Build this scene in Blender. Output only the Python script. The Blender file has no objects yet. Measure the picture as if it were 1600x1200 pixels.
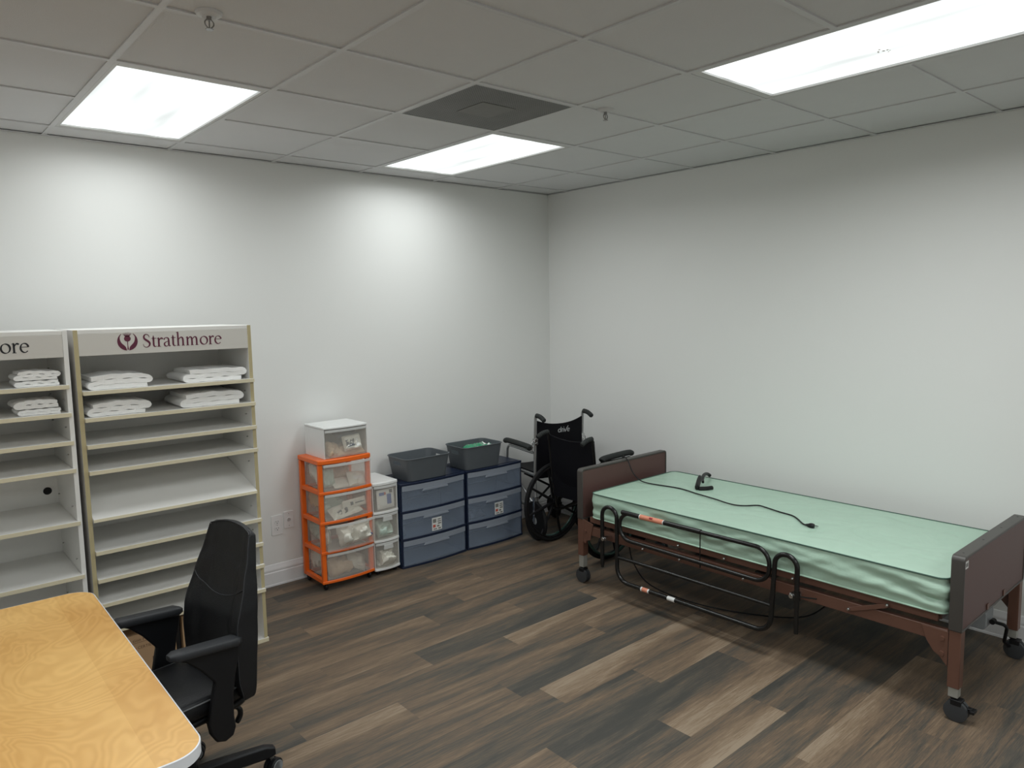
import bpy, bmesh, math, random
from mathutils import Vector, Matrix, noise
random.seed(7)
PI = math.pi
scn = bpy.context.scene
COL = scn.collection
H = 2.7066

# ------------------------------------------------------------------ materials
def nodes(name):
    m = bpy.data.materials.new(name); m.use_nodes = True
    nt = m.node_tree
    return m, nt, nt.nodes, nt.links, nt.nodes['Principled BSDF']

def mat(name, col, rough=0.5, metal=0.0, spec=0.5, var=0.06, scale=30.0, bump=0.0, bscale=200.0, coat=0.0, stretch=(1, 1, 1), sheen=0.0):
    m, nt, N, L, P = nodes(name)
    tc = N.new('ShaderNodeTexCoord'); mp = N.new('ShaderNodeMapping'); mp.inputs['Scale'].default_value = stretch
    L.new(tc.outputs['Object'], mp.inputs['Vector'])
    nz = N.new('ShaderNodeTexNoise'); nz.inputs['Scale'].default_value = scale; nz.inputs['Detail'].default_value = 3
    L.new(mp.outputs[0], nz.inputs['Vector'])
    mx = N.new('ShaderNodeMix'); mx.data_type = 'RGBA'
    mx.inputs['A'].default_value = (*[c*(1-var) for c in col], 1)
    mx.inputs['B'].default_value = (*[min(1, c*(1+var)) for c in col], 1)
    L.new(nz.outputs['Fac'], mx.inputs['Factor']); L.new(mx.outputs['Result'], P.inputs['Base Color'])
    P.inputs['Roughness'].default_value = rough; P.inputs['Metallic'].default_value = metal
    P.inputs['Specular IOR Level'].default_value = spec
    P.inputs['Coat Weight'].default_value = coat; P.inputs['Sheen Weight'].default_value = sheen
    if bump:
        nb = N.new('ShaderNodeTexNoise'); nb.inputs['Scale'].default_value = bscale; nb.inputs['Detail'].default_value = 4
        L.new(mp.outputs[0], nb.inputs['Vector'])
        b = N.new('ShaderNodeBump'); b.inputs['Strength'].default_value = bump; b.inputs['Distance'].default_value = 0.004
        L.new(nb.outputs['Fac'], b.inputs['Height']); L.new(b.outputs[0], P.inputs['Normal'])
    return m

def clear(name, col, alpha, rough=0.3):
    """milky see-through plastic: alpha is how much it hides"""
    m, nt, N, L, P = nodes(name)
    out = N['Material Output']
    P.inputs['Base Color'].default_value = (*col, 1); P.inputs['Roughness'].default_value = rough
    tr = N.new('ShaderNodeBsdfTransparent')
    tr.inputs['Color'].default_value = (*[0.75+0.25*c/max(col) for c in col], 1)
    nz = N.new('ShaderNodeTexNoise'); nz.inputs['Scale'].default_value = 9
    mr = N.new('ShaderNodeMapRange'); mr.inputs['To Min'].default_value = alpha-0.04; mr.inputs['To Max'].default_value = alpha+0.04
    L.new(nz.outputs['Fac'], mr.inputs['Value'])
    ms = N.new('ShaderNodeMixShader'); L.new(mr.outputs[0], ms.inputs[0]); L.new(tr.outputs[0], ms.inputs[1]); L.new(P.outputs[0], ms.inputs[2])
    L.new(ms.outputs[0], out.inputs['Surface'])
    return m

def emis(name, strength, col=(0.95, 1.0, 0.985)):
    """lit prismatic diffuser: fine prism pattern, soft bands where the tubes run"""
    m, nt, N, L, P = nodes(name)
    N.remove(P)
    em = N.new('ShaderNodeEmission'); em.inputs['Color'].default_value = (*col, 1)
    tc = N.new('ShaderNodeTexCoord'); sx = N.new('ShaderNodeSeparateXYZ'); L.new(tc.outputs['Object'], sx.inputs[0])
    mu = N.new('ShaderNodeMath'); mu.operation = 'MULTIPLY'; mu.inputs[1].default_value = 2*PI/0.19
    L.new(sx.outputs['X'], mu.inputs[0])
    co = N.new('ShaderNodeMath'); co.operation = 'COSINE'; L.new(mu.outputs[0], co.inputs[0])
    mpn = N.new('ShaderNodeMapping'); mpn.inputs['Scale'].default_value = (6, 1.2, 1); L.new(tc.outputs['Object'], mpn.inputs[0])
    nz = N.new('ShaderNodeTexNoise'); nz.inputs['Scale'].default_value = 1.0
    L.new(mpn.outputs[0], nz.inputs['Vector'])
    a = N.new('ShaderNodeMath'); a.operation = 'MULTIPLY_ADD'; a.inputs[1].default_value = 0.20; L.new(co.outputs[0], a.inputs[0])
    L.new(nz.outputs['Fac'], a.inputs[2])
    s = N.new('ShaderNodeMath'); s.operation = 'MULTIPLY_ADD'; s.inputs[1].default_value = strength; s.inputs[2].default_value = 0.5*strength
    L.new(a.outputs[0], s.inputs[0]); L.new(s.outputs[0], em.inputs['Strength'])
    L.new(em.outputs[0], N['Material Output'].inputs['Surface'])
    return m

def floor_mat():
    m, nt, N, L, P = nodes('vinyl_planks')
    at = N.new('ShaderNodeAttribute'); at.attribute_name = 'plank'
    sp = N.new('ShaderNodeSeparateColor'); L.new(at.outputs['Color'], sp.inputs[0])   # r tone, g seed, b cross gradient
    uv = N.new('ShaderNodeUVMap'); uv.uv_map = 'UVMap'
    cb = N.new('ShaderNodeSeparateXYZ'); L.new(uv.outputs[0], cb.inputs[0])
    sh = N.new('ShaderNodeMath'); sh.operation = 'MULTIPLY'; sh.inputs[1].default_value = 53.0; L.new(sp.outputs[1], sh.inputs[0])
    def noise_n(sx, sy, detail, dist=0.0, rough=0.55):
        mx = N.new('ShaderNodeMath'); mx.operation = 'MULTIPLY'; mx.inputs[1].default_value = sx; L.new(cb.outputs['X'], mx.inputs[0])
        my = N.new('ShaderNodeMath'); my.operation = 'MULTIPLY'; my.inputs[1].default_value = sy; L.new(cb.outputs['Y'], my.inputs[0])
        c = N.new('ShaderNodeCombineXYZ'); L.new(mx.outputs[0], c.inputs[0]); L.new(my.outputs[0], c.inputs[1]); L.new(sh.outputs[0], c.inputs[2])
        n = N.new('ShaderNodeTexNoise'); n.inputs['Scale'].default_value = 1.0; n.inputs['Detail'].default_value = detail
        n.inputs['Distortion'].default_value = dist; n.inputs['Roughness'].default_value = rough
        L.new(c.outputs[0], n.inputs['Vector']); return n
    n1 = noise_n(1.3, 1.9, 3, 0.4)
    n2 = noise_n(4.5, 16.0, 6, 1.2, 0.7)
    n3 = noise_n(14.0, 60.0, 3, 0.5, 0.7)
    def m2(op, a, b, c=None):
        q = N.new('ShaderNodeMath'); q.operation = op
        for i, v in enumerate((a, b, c)):
            if v is None: continue
            if isinstance(v, (int, float)): q.inputs[i].default_value = v
            else: L.new(v, q.inputs[i])
        return q.outputs[0]
    g = m2('MULTIPLY', m2('SUBTRACT', cb.outputs['Y'], 0.5), m2('MULTIPLY', m2('SUBTRACT', sp.outputs[2], 0.5), 0.9))
    v = m2('ADD', sp.outputs[0], g)
    v = m2('ADD', v, m2('MULTIPLY', m2('SUBTRACT', n1.outputs['Fac'], 0.5), 1.5))
    v = m2('ADD', v, m2('MULTIPLY', m2('SUBTRACT', n2.outputs['Fac'], 0.5), 1.15))
    v = m2('ADD', v, m2('MULTIPLY', m2('SUBTRACT', n3.outputs['Fac'], 0.5), 0.75))
    cr = N.new('ShaderNodeValToRGB'); e = cr.color_ramp.elements
    e[0].position = 0.0; e[0].color = (0.056, 0.054, 0.048, 1)
    e[1].position = 1.0; e[1].color = (0.290, 0.225, 0.160, 1)
    for p, c in ((0.25, (0.090, 0.079, 0.064, 1)), (0.5, (0.148, 0.106, 0.073, 1)), (0.75, (0.212, 0.152, 0.100, 1))):
        x = e.new(p); x.color = c
    L.new(v, cr.inputs[0])
    # plank seam: the bevelled vinyl edge
    edge = m2('MINIMUM', cb.outputs['Y'], m2('SUBTRACT', 1.0, cb.outputs['Y']))
    seam = m2('LESS_THAN', edge, 0.010)
    mx = N.new('ShaderNodeMix'); mx.data_type = 'RGBA'; L.new(m2('MULTIPLY', seam, 0.45), mx.inputs['Factor'])
    L.new(cr.outputs[0], mx.inputs['A']); mx.inputs['B'].default_value = (0.05, 0.045, 0.04, 1)
    L.new(mx.outputs['Result'], P.inputs['Base Color'])
    L.new(m2('MULTIPLY_ADD', n2.outputs['Fac'], 0.25, 0.40), P.inputs['Roughness'])
    P.inputs['Specular IOR Level'].default_value = 0.35
    b = N.new('ShaderNodeBump'); b.inputs['Strength'].default_value = 0.25; b.inputs['Distance'].default_value = 0.001
    L.new(n3.outputs['Fac'], b.inputs['Height']); L.new(b.outputs[0], P.inputs['Normal'])
    return m

def birch_mat():
    m, nt, N, L, P = nodes('birch_veneer')
    tc = N.new('ShaderNodeTexCoord'); mp = N.new('ShaderNodeMapping'); mp.inputs['Scale'].default_value = (2.6, 1.5, 1)
    L.new(tc.outputs['Object'], mp.inputs[0])
    n1 = N.new('ShaderNodeTexNoise'); n1.inputs['Scale'].default_value = 1.25; n1.inputs['Detail'].default_value = 3; n1.inputs['Distortion'].default_value = 0.9
    L.new(mp.outputs[0], n1.inputs[0])
    mu = N.new('ShaderNodeMath'); mu.operation = 'MULTIPLY'; mu.inputs[1].default_value = 150; L.new(n1.outputs['Fac'], mu.inputs[0])
    si = N.new('ShaderNodeMath'); si.operation = 'SINE'; L.new(mu.outputs[0], si.inputs[0])
    pw = N.new('ShaderNodeMapRange'); pw.inputs['From Min'].default_value = -1; pw.inputs['To Min'].default_value = 0; pw.inputs['To Max'].default_value = 1
    L.new(si.outputs[0], pw.inputs[0])
    n2 = N.new('ShaderNodeTexNoise'); n2.inputs['Scale'].default_value = 3.5; n2.inputs['Detail'].default_value = 5; L.new(tc.outputs['Object'], n2.inputs[0])
    # veneer strips differ a little
    sx = N.new('ShaderNodeSeparateXYZ'); L.new(tc.outputs['Object'], sx.inputs[0])
    fl = N.new('ShaderNodeMath'); fl.operation = 'SNAP'; fl.inputs[1].default_value = 0.27; L.new(sx.outputs[0], fl.inputs[0])
    wn = N.new('ShaderNodeTexWhiteNoise'); wn.noise_dimensions = '1D'; L.new(fl.outputs[0], wn.inputs['W'])
    a = N.new('ShaderNodeMath'); a.operation = 'MULTIPLY_ADD'; a.inputs[1].default_value = 0.17; L.new(pw.outputs[0], a.inputs[0]); L.new(n2.outputs['Fac'], a.inputs[2])
    b = N.new('ShaderNodeMath'); b.operation = 'MULTIPLY_ADD'; b.inputs[1].default_value = 0.22; L.new(wn.outputs[0], b.inputs[0]); L.new(a.outputs[0], b.inputs[2])
    cr = N.new('ShaderNodeValToRGB'); e = cr.color_ramp.elements
    e[0].position = 0.35; e[0].color = (0.63, 0.325, 0.090, 1); e[1].position = 1.0; e[1].color = (0.88, 0.550, 0.195, 1)
    L.new(b.outputs[0], cr.inputs[0]); L.new(cr.outputs[0], P.inputs['Base Color'])
    P.inputs['Roughness'].default_value = 0.33
    return m

def mattress_mat():
    m, nt, N, L, P = nodes('green_nylon')
    tc = N.new('ShaderNodeTexCoord')
    n1 = N.new('ShaderNodeTexNoise'); n1.inputs['Scale'].default_value = 5; n1.inputs['Detail'].default_value = 5; n1.inputs['Distortion'].default_value = 1.6
    L.new(tc.outputs['Object'], n1.inputs[0])
    mx = N.new('ShaderNodeMix'); mx.data_type = 'RGBA'; mx.inputs['A'].default_value = (0.375, 0.545, 0.435, 1); mx.inputs['B'].default_value = (0.445, 0.615, 0.500, 1)
    L.new(n1.outputs['Fac'], mx.inputs['Factor']); L.new(mx.outputs['Result'], P.inputs['Base Color'])
    P.inputs['Roughness'].default_value = 0.38; P.inputs['Specular IOR Level'].default_value = 0.5
    b = N.new('ShaderNodeBump'); b.inputs['Strength'].default_value = 0.5; b.inputs['Distance'].default_value = 0.012
    L.new(n1.outputs['Fac'], b.inputs['Height']); L.new(b.outputs[0], P.inputs['Normal'])
    return m

def grille_mat():
    """perforated sheet: rows of small holes"""
    m, nt, N, L, P = nodes('perforated_grille')
    tc = N.new('ShaderNodeTexCoord'); vo = N.new('ShaderNodeTexVoronoi'); vo.inputs['Scale'].default_value = 75; vo.inputs['Randomness'].default_value = 0.0
    L.new(tc.outputs['Object'], vo.inputs[0])
    lt = N.new('ShaderNodeMath'); lt.operation = 'LESS_THAN'; lt.inputs[1].default_value = 0.33; L.new(vo.outputs['Distance'], lt.inputs[0])
    nz = N.new('ShaderNodeTexNoise'); nz.inputs['Scale'].default_value = 7; nz.inputs['Detail'].default_value = 4; L.new(tc.outputs['Object'], nz.inputs[0])
    dm = N.new('ShaderNodeMix'); dm.data_type = 'RGBA'; dm.inputs['A'].default_value = (0.15, 0.147, 0.142, 1); dm.inputs['B'].default_value = (0.27, 0.265, 0.255, 1)
    L.new(nz.outputs['Fac'], dm.inputs['Factor'])
    mx = N.new('ShaderNodeMix'); mx.data_type = 'RGBA'; L.new(lt.outputs[0], mx.inputs['Factor'])
    L.new(dm.outputs['Result'], mx.inputs['A']); mx.inputs['B'].default_value = (0.045, 0.045, 0.045, 1)
    L.new(mx.outputs['Result'], P.inputs['Base Color']); P.inputs['Roughness'].default_value = 0.6
    return m

def wall_mat(name, col, rough=0.42, spec=0.4):
    m = mat(name, col, rough, spec=spec, var=0.012, scale=1.5)
    nt = m.node_tree; N = nt.nodes; L = nt.links; P = N['Principled BSDF']
    tc = N.new('ShaderNodeTexCoord')
    n1 = N.new('ShaderNodeTexNoise'); n1.inputs['Scale'].default_value = 3; n1.inputs['Detail'].default_value = 2
    n2 = N.new('ShaderNodeTexNoise'); n2.inputs['Scale'].default_value = 160; n2.inputs['Detail'].default_value = 2
    for n in (n1, n2): L.new(tc.outputs['Object'], n.inputs[0])
    b1 = N.new('ShaderNodeBump'); b1.inputs['Strength'].default_value = 0.15; b1.inputs['Distance'].default_value = 0.01; L.new(n1.outputs['Fac'], b1.inputs['Height'])
    b2 = N.new('ShaderNodeBump'); b2.inputs['Strength'].default_value = 0.12; b2.inputs['Distance'].default_value = 0.0008; L.new(n2.outputs['Fac'], b2.inputs['Height'])
    L.new(b1.outputs[0], b2.inputs['Normal']); L.new(b2.outputs[0], P.inputs['Normal'])
    return m

M = {}
M['wall'] = wall_mat('wall_paint', (0.80, 0.805, 0.79))
M['base'] = mat('baseboard_paint', (0.80, 0.80, 0.81), 0.35, var=0.02)
M['tile'] = mat('ceiling_tile', (0.70, 0.70, 0.71), 0.95, spec=0.1, var=0.02, scale=8, bump=0.35, bscale=420)
M['tee'] = mat('ceiling_tee', (0.64, 0.64, 0.65), 0.5, var=0.02)
M['fix'] = mat('fixture_frame', (0.62, 0.62, 0.61), 0.4, var=0.02)
M['floor'] = floor_mat()
M['lens'] = emis('lit_lens', 1.25)
M['grille'] = grille_mat()
M['grille2'] = mat('grille_centre', (0.19, 0.185, 0.175), 0.6, var=0.12, scale=25)
M['melamine'] = mat('white_melamine', (0.83, 0.825, 0.80), 0.38, var=0.02, scale=6)
M['ply'] = mat('ply_edge', (0.72, 0.655, 0.475), 0.6, var=0.12, scale=60, stretch=(0.2, 1, 6))
M['header'] = mat('warm_grey_header', (0.66, 0.64, 0.60), 0.45, var=0.02, scale=6)
M['plyedge'] = mat('plywood_side_edge', (0.50, 0.43, 0.25), 0.6, var=0.15, scale=60, stretch=(6, 1, 0.3))
M['side'] = mat('grey_side_panel', (0.62, 0.60, 0.58), 0.5, var=0.04)
M['maroon'] = mat('maroon_vinyl', (0.115, 0.012, 0.040), 0.4)
M['inkblack'] = mat('black_vinyl_letters', (0.008, 0.008, 0.012), 0.4)
M['pin'] = mat('metal_pin', (0.35, 0.35, 0.33), 0.4, metal=0.8)
M['towel'] = mat('terry_towel', (0.93, 0.93, 0.915), 0.95, spec=0.1, var=0.03, scale=60, bump=0.9, bscale=260, sheen=0.4)
M['card'] = mat('cardboard', (0.42, 0.27, 0.15), 0.85, var=0.08, scale=12)
M['cardink'] = mat('carton_print', (0.14, 0.075, 0.045), 0.8)
M['cardred'] = mat('carton_red_print', (0.45, 0.06, 0.03), 0.8)
M['orange'] = mat('orange_plastic', (0.88, 0.150, 0.012), 0.32, var=0.04)
M['white'] = mat('white_plastic', (0.80, 0.81, 0.80), 0.3, var=0.02)
M['navy'] = mat('navy_plastic', (0.009, 0.016, 0.040), 0.38, spec=0.35)
M['clear'] = clear('milky_clear_plastic', (0.74, 0.72, 0.68), 0.20, 0.22)
M['clear2'] = clear('thin_clear_plastic', (0.72, 0.73, 0.71), 0.22, 0.2)
M['cleargrey'] = clear('smoky_clear_plastic', (0.40, 0.47, 0.57), 0.23, 0.25)
M['clearedge'] = clear('clear_plastic_rim', (0.82, 0.83, 0.82), 0.55, 0.25)
M['navyclear'] = clear('blue_smoked_plastic', (0.05, 0.09, 0.17), 0.55, 0.25)
M['smokerim'] = clear('smoky_plastic_rim', (0.42, 0.46, 0.52), 0.45, 0.25)
M['pack'] = mat('paper_pack', (0.74, 0.73, 0.66), 0.55, var=0.10, scale=25, bump=0.5, bscale=40)
M['packgreen'] = mat('pale_green_pack', (0.50, 0.62, 0.55), 0.4, var=0.12, scale=25, bump=0.4, bscale=40)
M['packtan'] = mat('tan_pack', (0.58, 0.44, 0.31), 0.6, var=0.15, scale=25)
M['packink'] = mat('pack_print', (0.10, 0.11, 0.12), 0.6)
M['packblue'] = mat('pack_blue_print', (0.035, 0.10, 0.36), 0.6)
M['packdark'] = mat('dark_grey_pack', (0.12, 0.14, 0.17), 0.4)
M['packred'] = mat('pack_red_print', (0.5, 0.09, 0.06), 0.6)
M['basket'] = mat('charcoal_basket_plastic', (0.095, 0.108, 0.120), 0.45, var=0.04)
M['green'] = mat('green_film', (0.012, 0.26, 0.12), 0.12, coat=0.5)
M['foil'] = mat('glossy_white_film', (0.75, 0.82, 0.80), 0.15)
M['black'] = mat('black_plastic', (0.008, 0.008, 0.009), 0.42, spec=0.3)
M['tire'] = mat('tyre_rubber', (0.008, 0.008, 0.009), 0.7, spec=0.25)
M['wcvinyl'] = mat('black_upholstery', (0.004, 0.004, 0.006), 0.6, spec=0.15, bump=0.2, bscale=500)
M['foam'] = mat('black_foam_pad', (0.016, 0.019, 0.018), 0.75)
M['chrome'] = mat('chrome', (0.62, 0.62, 0.62), 0.22, metal=1.0, var=0.03)
M['zinc'] = mat('dull_zinc', (0.36, 0.36, 0.33), 0.5, metal=0.35, var=0.08)
M['alu'] = mat('silver_tube', (0.45, 0.46, 0.46), 0.35, metal=0.85, var=0.03)
M['rimgreen'] = mat('hand_rim', (0.045, 0.095, 0.080), 0.22, metal=0.25)
M['blacktube'] = mat('black_gloss_tube', (0.008, 0.008, 0.008), 0.25, spec=0.45)
M['logo'] = mat('grey_logo', (0.45, 0.46, 0.47), 0.5)
M['brown'] = mat('brown_laminate_panel', (0.110, 0.058, 0.052), 0.45, spec=0.3, var=0.05, scale=5)
M['brownmetal'] = mat('brown_enamel_steel', (0.128, 0.060, 0.041), 0.42, var=0.05)
M['trimdark'] = mat('dark_panel_trim', (0.060, 0.055, 0.050), 0.45, var=0.05)
M['grey'] = mat('grey_housing', (0.28, 0.30, 0.31), 0.5)
M['casterrub'] = mat('caster_rubber', (0.036, 0.039, 0.043), 0.55)
M['mattress'] = mattress_mat()
M['piping'] = mat('dark_green_piping', (0.05, 0.105, 0.080), 0.5)
M['labelorange'] = mat('orange_label', (0.72, 0.27, 0.17), 0.5, var=0.12, scale=50)
M['labelwhite'] = mat('white_label', (0.75, 0.76, 0.75), 0.5, var=0.04)
M['labelred'] = mat('red_mark', (0.40, 0.03, 0.05), 0.5)
M['labelgrey'] = mat('grey_label_print', (0.20, 0.20, 0.19), 0.6)
M['birch'] = birch_mat()
M['tedge'] = mat('white_table_edge', (0.78, 0.80, 0.84), 0.35, var=0.02)
M['leather'] = mat('black_leather', (0.010, 0.0105, 0.012), 0.42, spec=0.3, bump=0.25, bscale=320)
M['chairplastic'] = mat('black_chair_plastic', (0.006, 0.0065, 0.008), 0.45, spec=0.3)
M['pipe'] = mat('grey_piping', (0.11, 0.115, 0.12), 0.4)
M['armpad'] = mat('black_arm_pad', (0.020, 0.022, 0.026), 0.5, bump=0.1, bscale=500)
M['plate'] = mat('outlet_plate', (0.80, 0.80, 0.80), 0.35, var=0.02)
M['slot'] = mat('dark_slot', (0.03, 0.03, 0.03), 0.6)
M['brass'] = mat('sprinkler_metal', (0.30, 0.29, 0.28), 0.3, metal=0.9)

# ------------------------------------------------------------------ mesh helpers
class MB:
    def __init__(s, T=None): s.v = []; s.f = []; s.m = []; s.mi = 0; s.T = T or Matrix()
    def V(s, p): s.v.append(tuple(s.T @ Vector(p))); return len(s.v)-1
    def F(s, *i): s.f.append(tuple(i)); s.m.append(s.mi)
    def box(s, x0, x1, y0, y1, z0, z1, faces=None):
        i = [s.V((x, y, z)) for z in (z0, z1) for y in (y0, y1) for x in (x0, x1)]
        q = dict(bottom=(0, 2, 3, 1), top=(4, 5, 7, 6), front=(0, 1, 5, 4), back=(2, 6, 7, 3), left=(0, 4, 6, 2), right=(1, 3, 7, 5))
        old = s.mi
        for k, w in q.items():
            s.mi = (faces or {}).get(k, old); s.F(*[i[j] for j in w])
        s.mi = old
        return s
    def quad(s, a, b, c, d): s.F(*[s.V(p) for p in (a, b, c, d)]); return s
    def prism(s, poly, h0, h1, ax='z'):
        """polygon in a plane extruded along ax from h0 to h1"""
        def P(u, v, h): return {'z': (u, v, h), 'y': (u, h, v), 'x': (h, u, v)}[ax]
        n = len(poly)
        a = [s.V(P(u, v, h0)) for u, v in poly]; b = [s.V(P(u, v, h1)) for u, v in poly]
        s.F(*reversed(a)); s.F(*b)
        for i in range(n):
            j = (i+1) % n; s.F(a[i], a[j], b[j], b[i])
        return s
    def tube(s, pts, r, seg=10, closed=False, rx=None):
        pts = [Vector(p) for p in pts]; n = len(pts)
        R = r if isinstance(r, (list, tuple)) else [r]*n
        up = None; rings = []
        for i, p in enumerate(pts):
            if closed: t = (pts[(i+1) % n]-pts[i-1])
            else: t = pts[min(i+1, n-1)]-pts[max(i-1, 0)]
            t.normalize()
            if up is None:
                up = Vector((0, 0, 1)) if abs(t.z) < 0.9 else Vector((1, 0, 0))
            up = (up - t*up.dot(t)); up.normalize(); sd = t.cross(up)
            rings.append([s.V(p + (sd*math.cos(2*PI*k/seg)*(rx or 1) + up*math.sin(2*PI*k/seg))*R[i]) for k in range(seg)])
        for i in range(n if closed else n-1):
            a, b = rings[i], rings[(i+1) % n]
            for k in range(seg):
                l = (k+1) % seg; s.F(a[k], a[l], b[l], b[k])
        if not closed:
            s.F(*reversed(rings[0])); s.F(*rings[-1])
        return s
    def cyl(s, a, b, r0, r1=None, seg=20): return s.tube([a, b], [r0, r1 if r1 is not None else r0], seg)
    def lathe(s, prof, c=(0, 0, 0), ax='z', seg=32):
        c = Vector(c); rings = []
        for r, h in prof:
            ring = []
            for k in range(seg):
                a = 2*PI*k/seg; u, v = r*math.cos(a), r*math.sin(a)
                d = {'z': (u, v, h), 'x': (h, u, v), 'y': (v, h, u)}[ax]
                ring.append(s.V(c+Vector(d)))
            rings.append(ring)
        for a, b in zip(rings, rings[1:]):
            for k in range(seg):
                l = (k+1) % seg; s.F(a[k], a[l], b[l], b[k])
        if prof[0][0] > 1e-6: s.F(*reversed(rings[0]))
        if prof[-1][0] > 1e-6: s.F(*rings[-1])
        return s
    def loft(s, rings, closed_ends=True, skip=None):
        R = [[s.V(p) for p in ring] for ring in rings]; n = len(R[0])
        for i in range(len(R)-1):
            for k in range(n):
                if skip and skip(i, k): continue
                l = (k+1) % n; s.F(R[i][k], R[i][l], R[i+1][l], R[i+1][k])
        if closed_ends: s.F(*reversed(R[0])); s.F(*R[-1])
        return R
    def grid(s, fn, nu, nv):
        I = [[s.V(fn(i/nu, j/nv)) for j in range(nv+1)] for i in range(nu+1)]
        for i in range(nu):
            for j in range(nv): s.F(I[i][j], I[i+1][j], I[i+1][j+1], I[i][j+1])
        return I
    def slabgrid(s, fn, nu, nv, off):
        """a curved sheet with thickness: fn(u,v) and fn+off"""
        off = Vector(off)
        A = [[s.V(fn(i/nu, j/nv)) for j in range(nv+1)] for i in range(nu+1)]
        B = [[s.V(Vector(fn(i/nu, j/nv))+off) for j in range(nv+1)] for i in range(nu+1)]
        for i in range(nu):
            for j in range(nv):
                s.F(A[i][j], A[i+1][j], A[i+1][j+1], A[i][j+1]); s.F(B[i][j], B[i][j+1], B[i+1][j+1], B[i+1][j])
        for i in range(nu):
            s.F(A[i][0], B[i][0], B[i+1][0], A[i+1][0]); s.F(A[i][nv], A[i+1][nv], B[i+1][nv], B[i][nv])
        for j in range(nv):
            s.F(A[0][j], A[0][j+1], B[0][j+1], B[0][j]); s.F(A[nu][j], B[nu][j], B[nu][j+1], A[nu][j+1])
        return s

def obj(name, mb, mats, parent=None, bevel=0.0, seg=2, smooth=35, subsurf=0, label=None, loc=None):
    me = bpy.data.meshes.new(name)
    me.from_pydata(mb.v, [], mb.f)
    mats = mats if isinstance(mats, (list, tuple)) else [mats]
    for m in mats: me.materials.append(m)
    me.polygons.foreach_set('material_index', mb.m)
    bm = bmesh.new(); bm.from_mesh(me); bmesh.ops.recalc_face_normals(bm, faces=bm.faces); bm.to_mesh(me); bm.free()
    if smooth:
        me.polygons.foreach_set('use_smooth', [True]*len(me.polygons)); me.set_sharp_from_angle(angle=math.radians(smooth))
    me.update()
    o = bpy.data.objects.new(name, me); COL.objects.link(o)
    if parent: o.parent = parent
    if loc: o.location = loc
    if bevel:
        b = o.modifiers.new('bevel', 'BEVEL'); b.width = bevel; b.segments = seg; b.limit_method = 'ANGLE'; b.angle_limit = math.radians(40); b.harden_normals = False
    if subsurf:
        q = o.modifiers.new('sub', 'SUBSURF'); q.levels = subsurf; q.render_levels = subsurf
    if label: o['label'] = label
    return o

def tag(o, label, cat, group=None, kind=None):
    o['label'] = label; o['category'] = cat
    if group: o['group'] = group
    if kind: o['kind'] = kind
    return o

def thing(name, label, cat, loc=(0, 0, 0), rotz=0.0, group=None):
    o = bpy.data.objects.new(name, None); COL.objects.link(o); o.empty_display_size = 0.1
    o.location = loc; o.rotation_euler = (0, 0, rotz)
    return tag(o, label, cat, group)

def struct(name, mb, m, **k):
    o = obj(name, mb, m, **k); o['kind'] = 'structure'; return o

def fillet(pts, r, n=6, closed=False):
    pts = [Vector(p) for p in pts]; out = []; N_ = len(pts)
    rr = r if isinstance(r, (list, tuple)) else [r]*N_
    for i, p in enumerate(pts):
        if not closed and (i == 0 or i == N_-1): out.append(p); continue
        a = pts[i-1]-p; b = pts[(i+1) % N_]-p
        la, lb = a.length, b.length; a.normalize(); b.normalize()
        ang = a.angle(b)
        if ang > PI-0.02 or rr[i] <= 0: out.append(p); continue
        d = min(rr[i]/math.tan(ang/2), la*0.499, lb*0.499); re = d*math.tan(ang/2)
        c = p+(a+b).normalized()*(re/math.sin(ang/2))
        s0 = p+a*d-c; s1 = p+b*d-c; tot = s0.angle(s1)
        ax = s0.cross(s1).normalized()
        for k in range(n+1): out.append(c+Matrix.Rotation(tot*k/n, 3, ax)@s0)
    return out

def smoothpath(pts, n=6):
    """catmull-rom through points"""
    P = [Vector(p) for p in pts]; P = [P[0]*2-P[1]]+P+[P[-1]*2-P[-2]]; out = []
    for i in range(1, len(P)-2):
        for k in range(n):
            t = k/n; a, b, c, d = P[i-1], P[i], P[i+1], P[i+2]
            out.append(0.5*((2*b)+(c-a)*t+(2*a-5*b+4*c-d)*t*t+(3*b-a-3*c+d)*t**3))
    out.append(P[-2]); return out

def rrect(x0, x1, y0, y1, r, n=6):
    out = []
    for cx, cy, a0 in ((x1-r, y1-r, 0), (x0+r, y1-r, PI/2), (x0+r, y0+r, PI), (x1-r, y0+r, 1.5*PI)):
        for k in range(n+1):
            a = a0+PI/2*k/n; out.append((cx+r*math.cos(a), cy+r*math.sin(a)))
    return out

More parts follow.
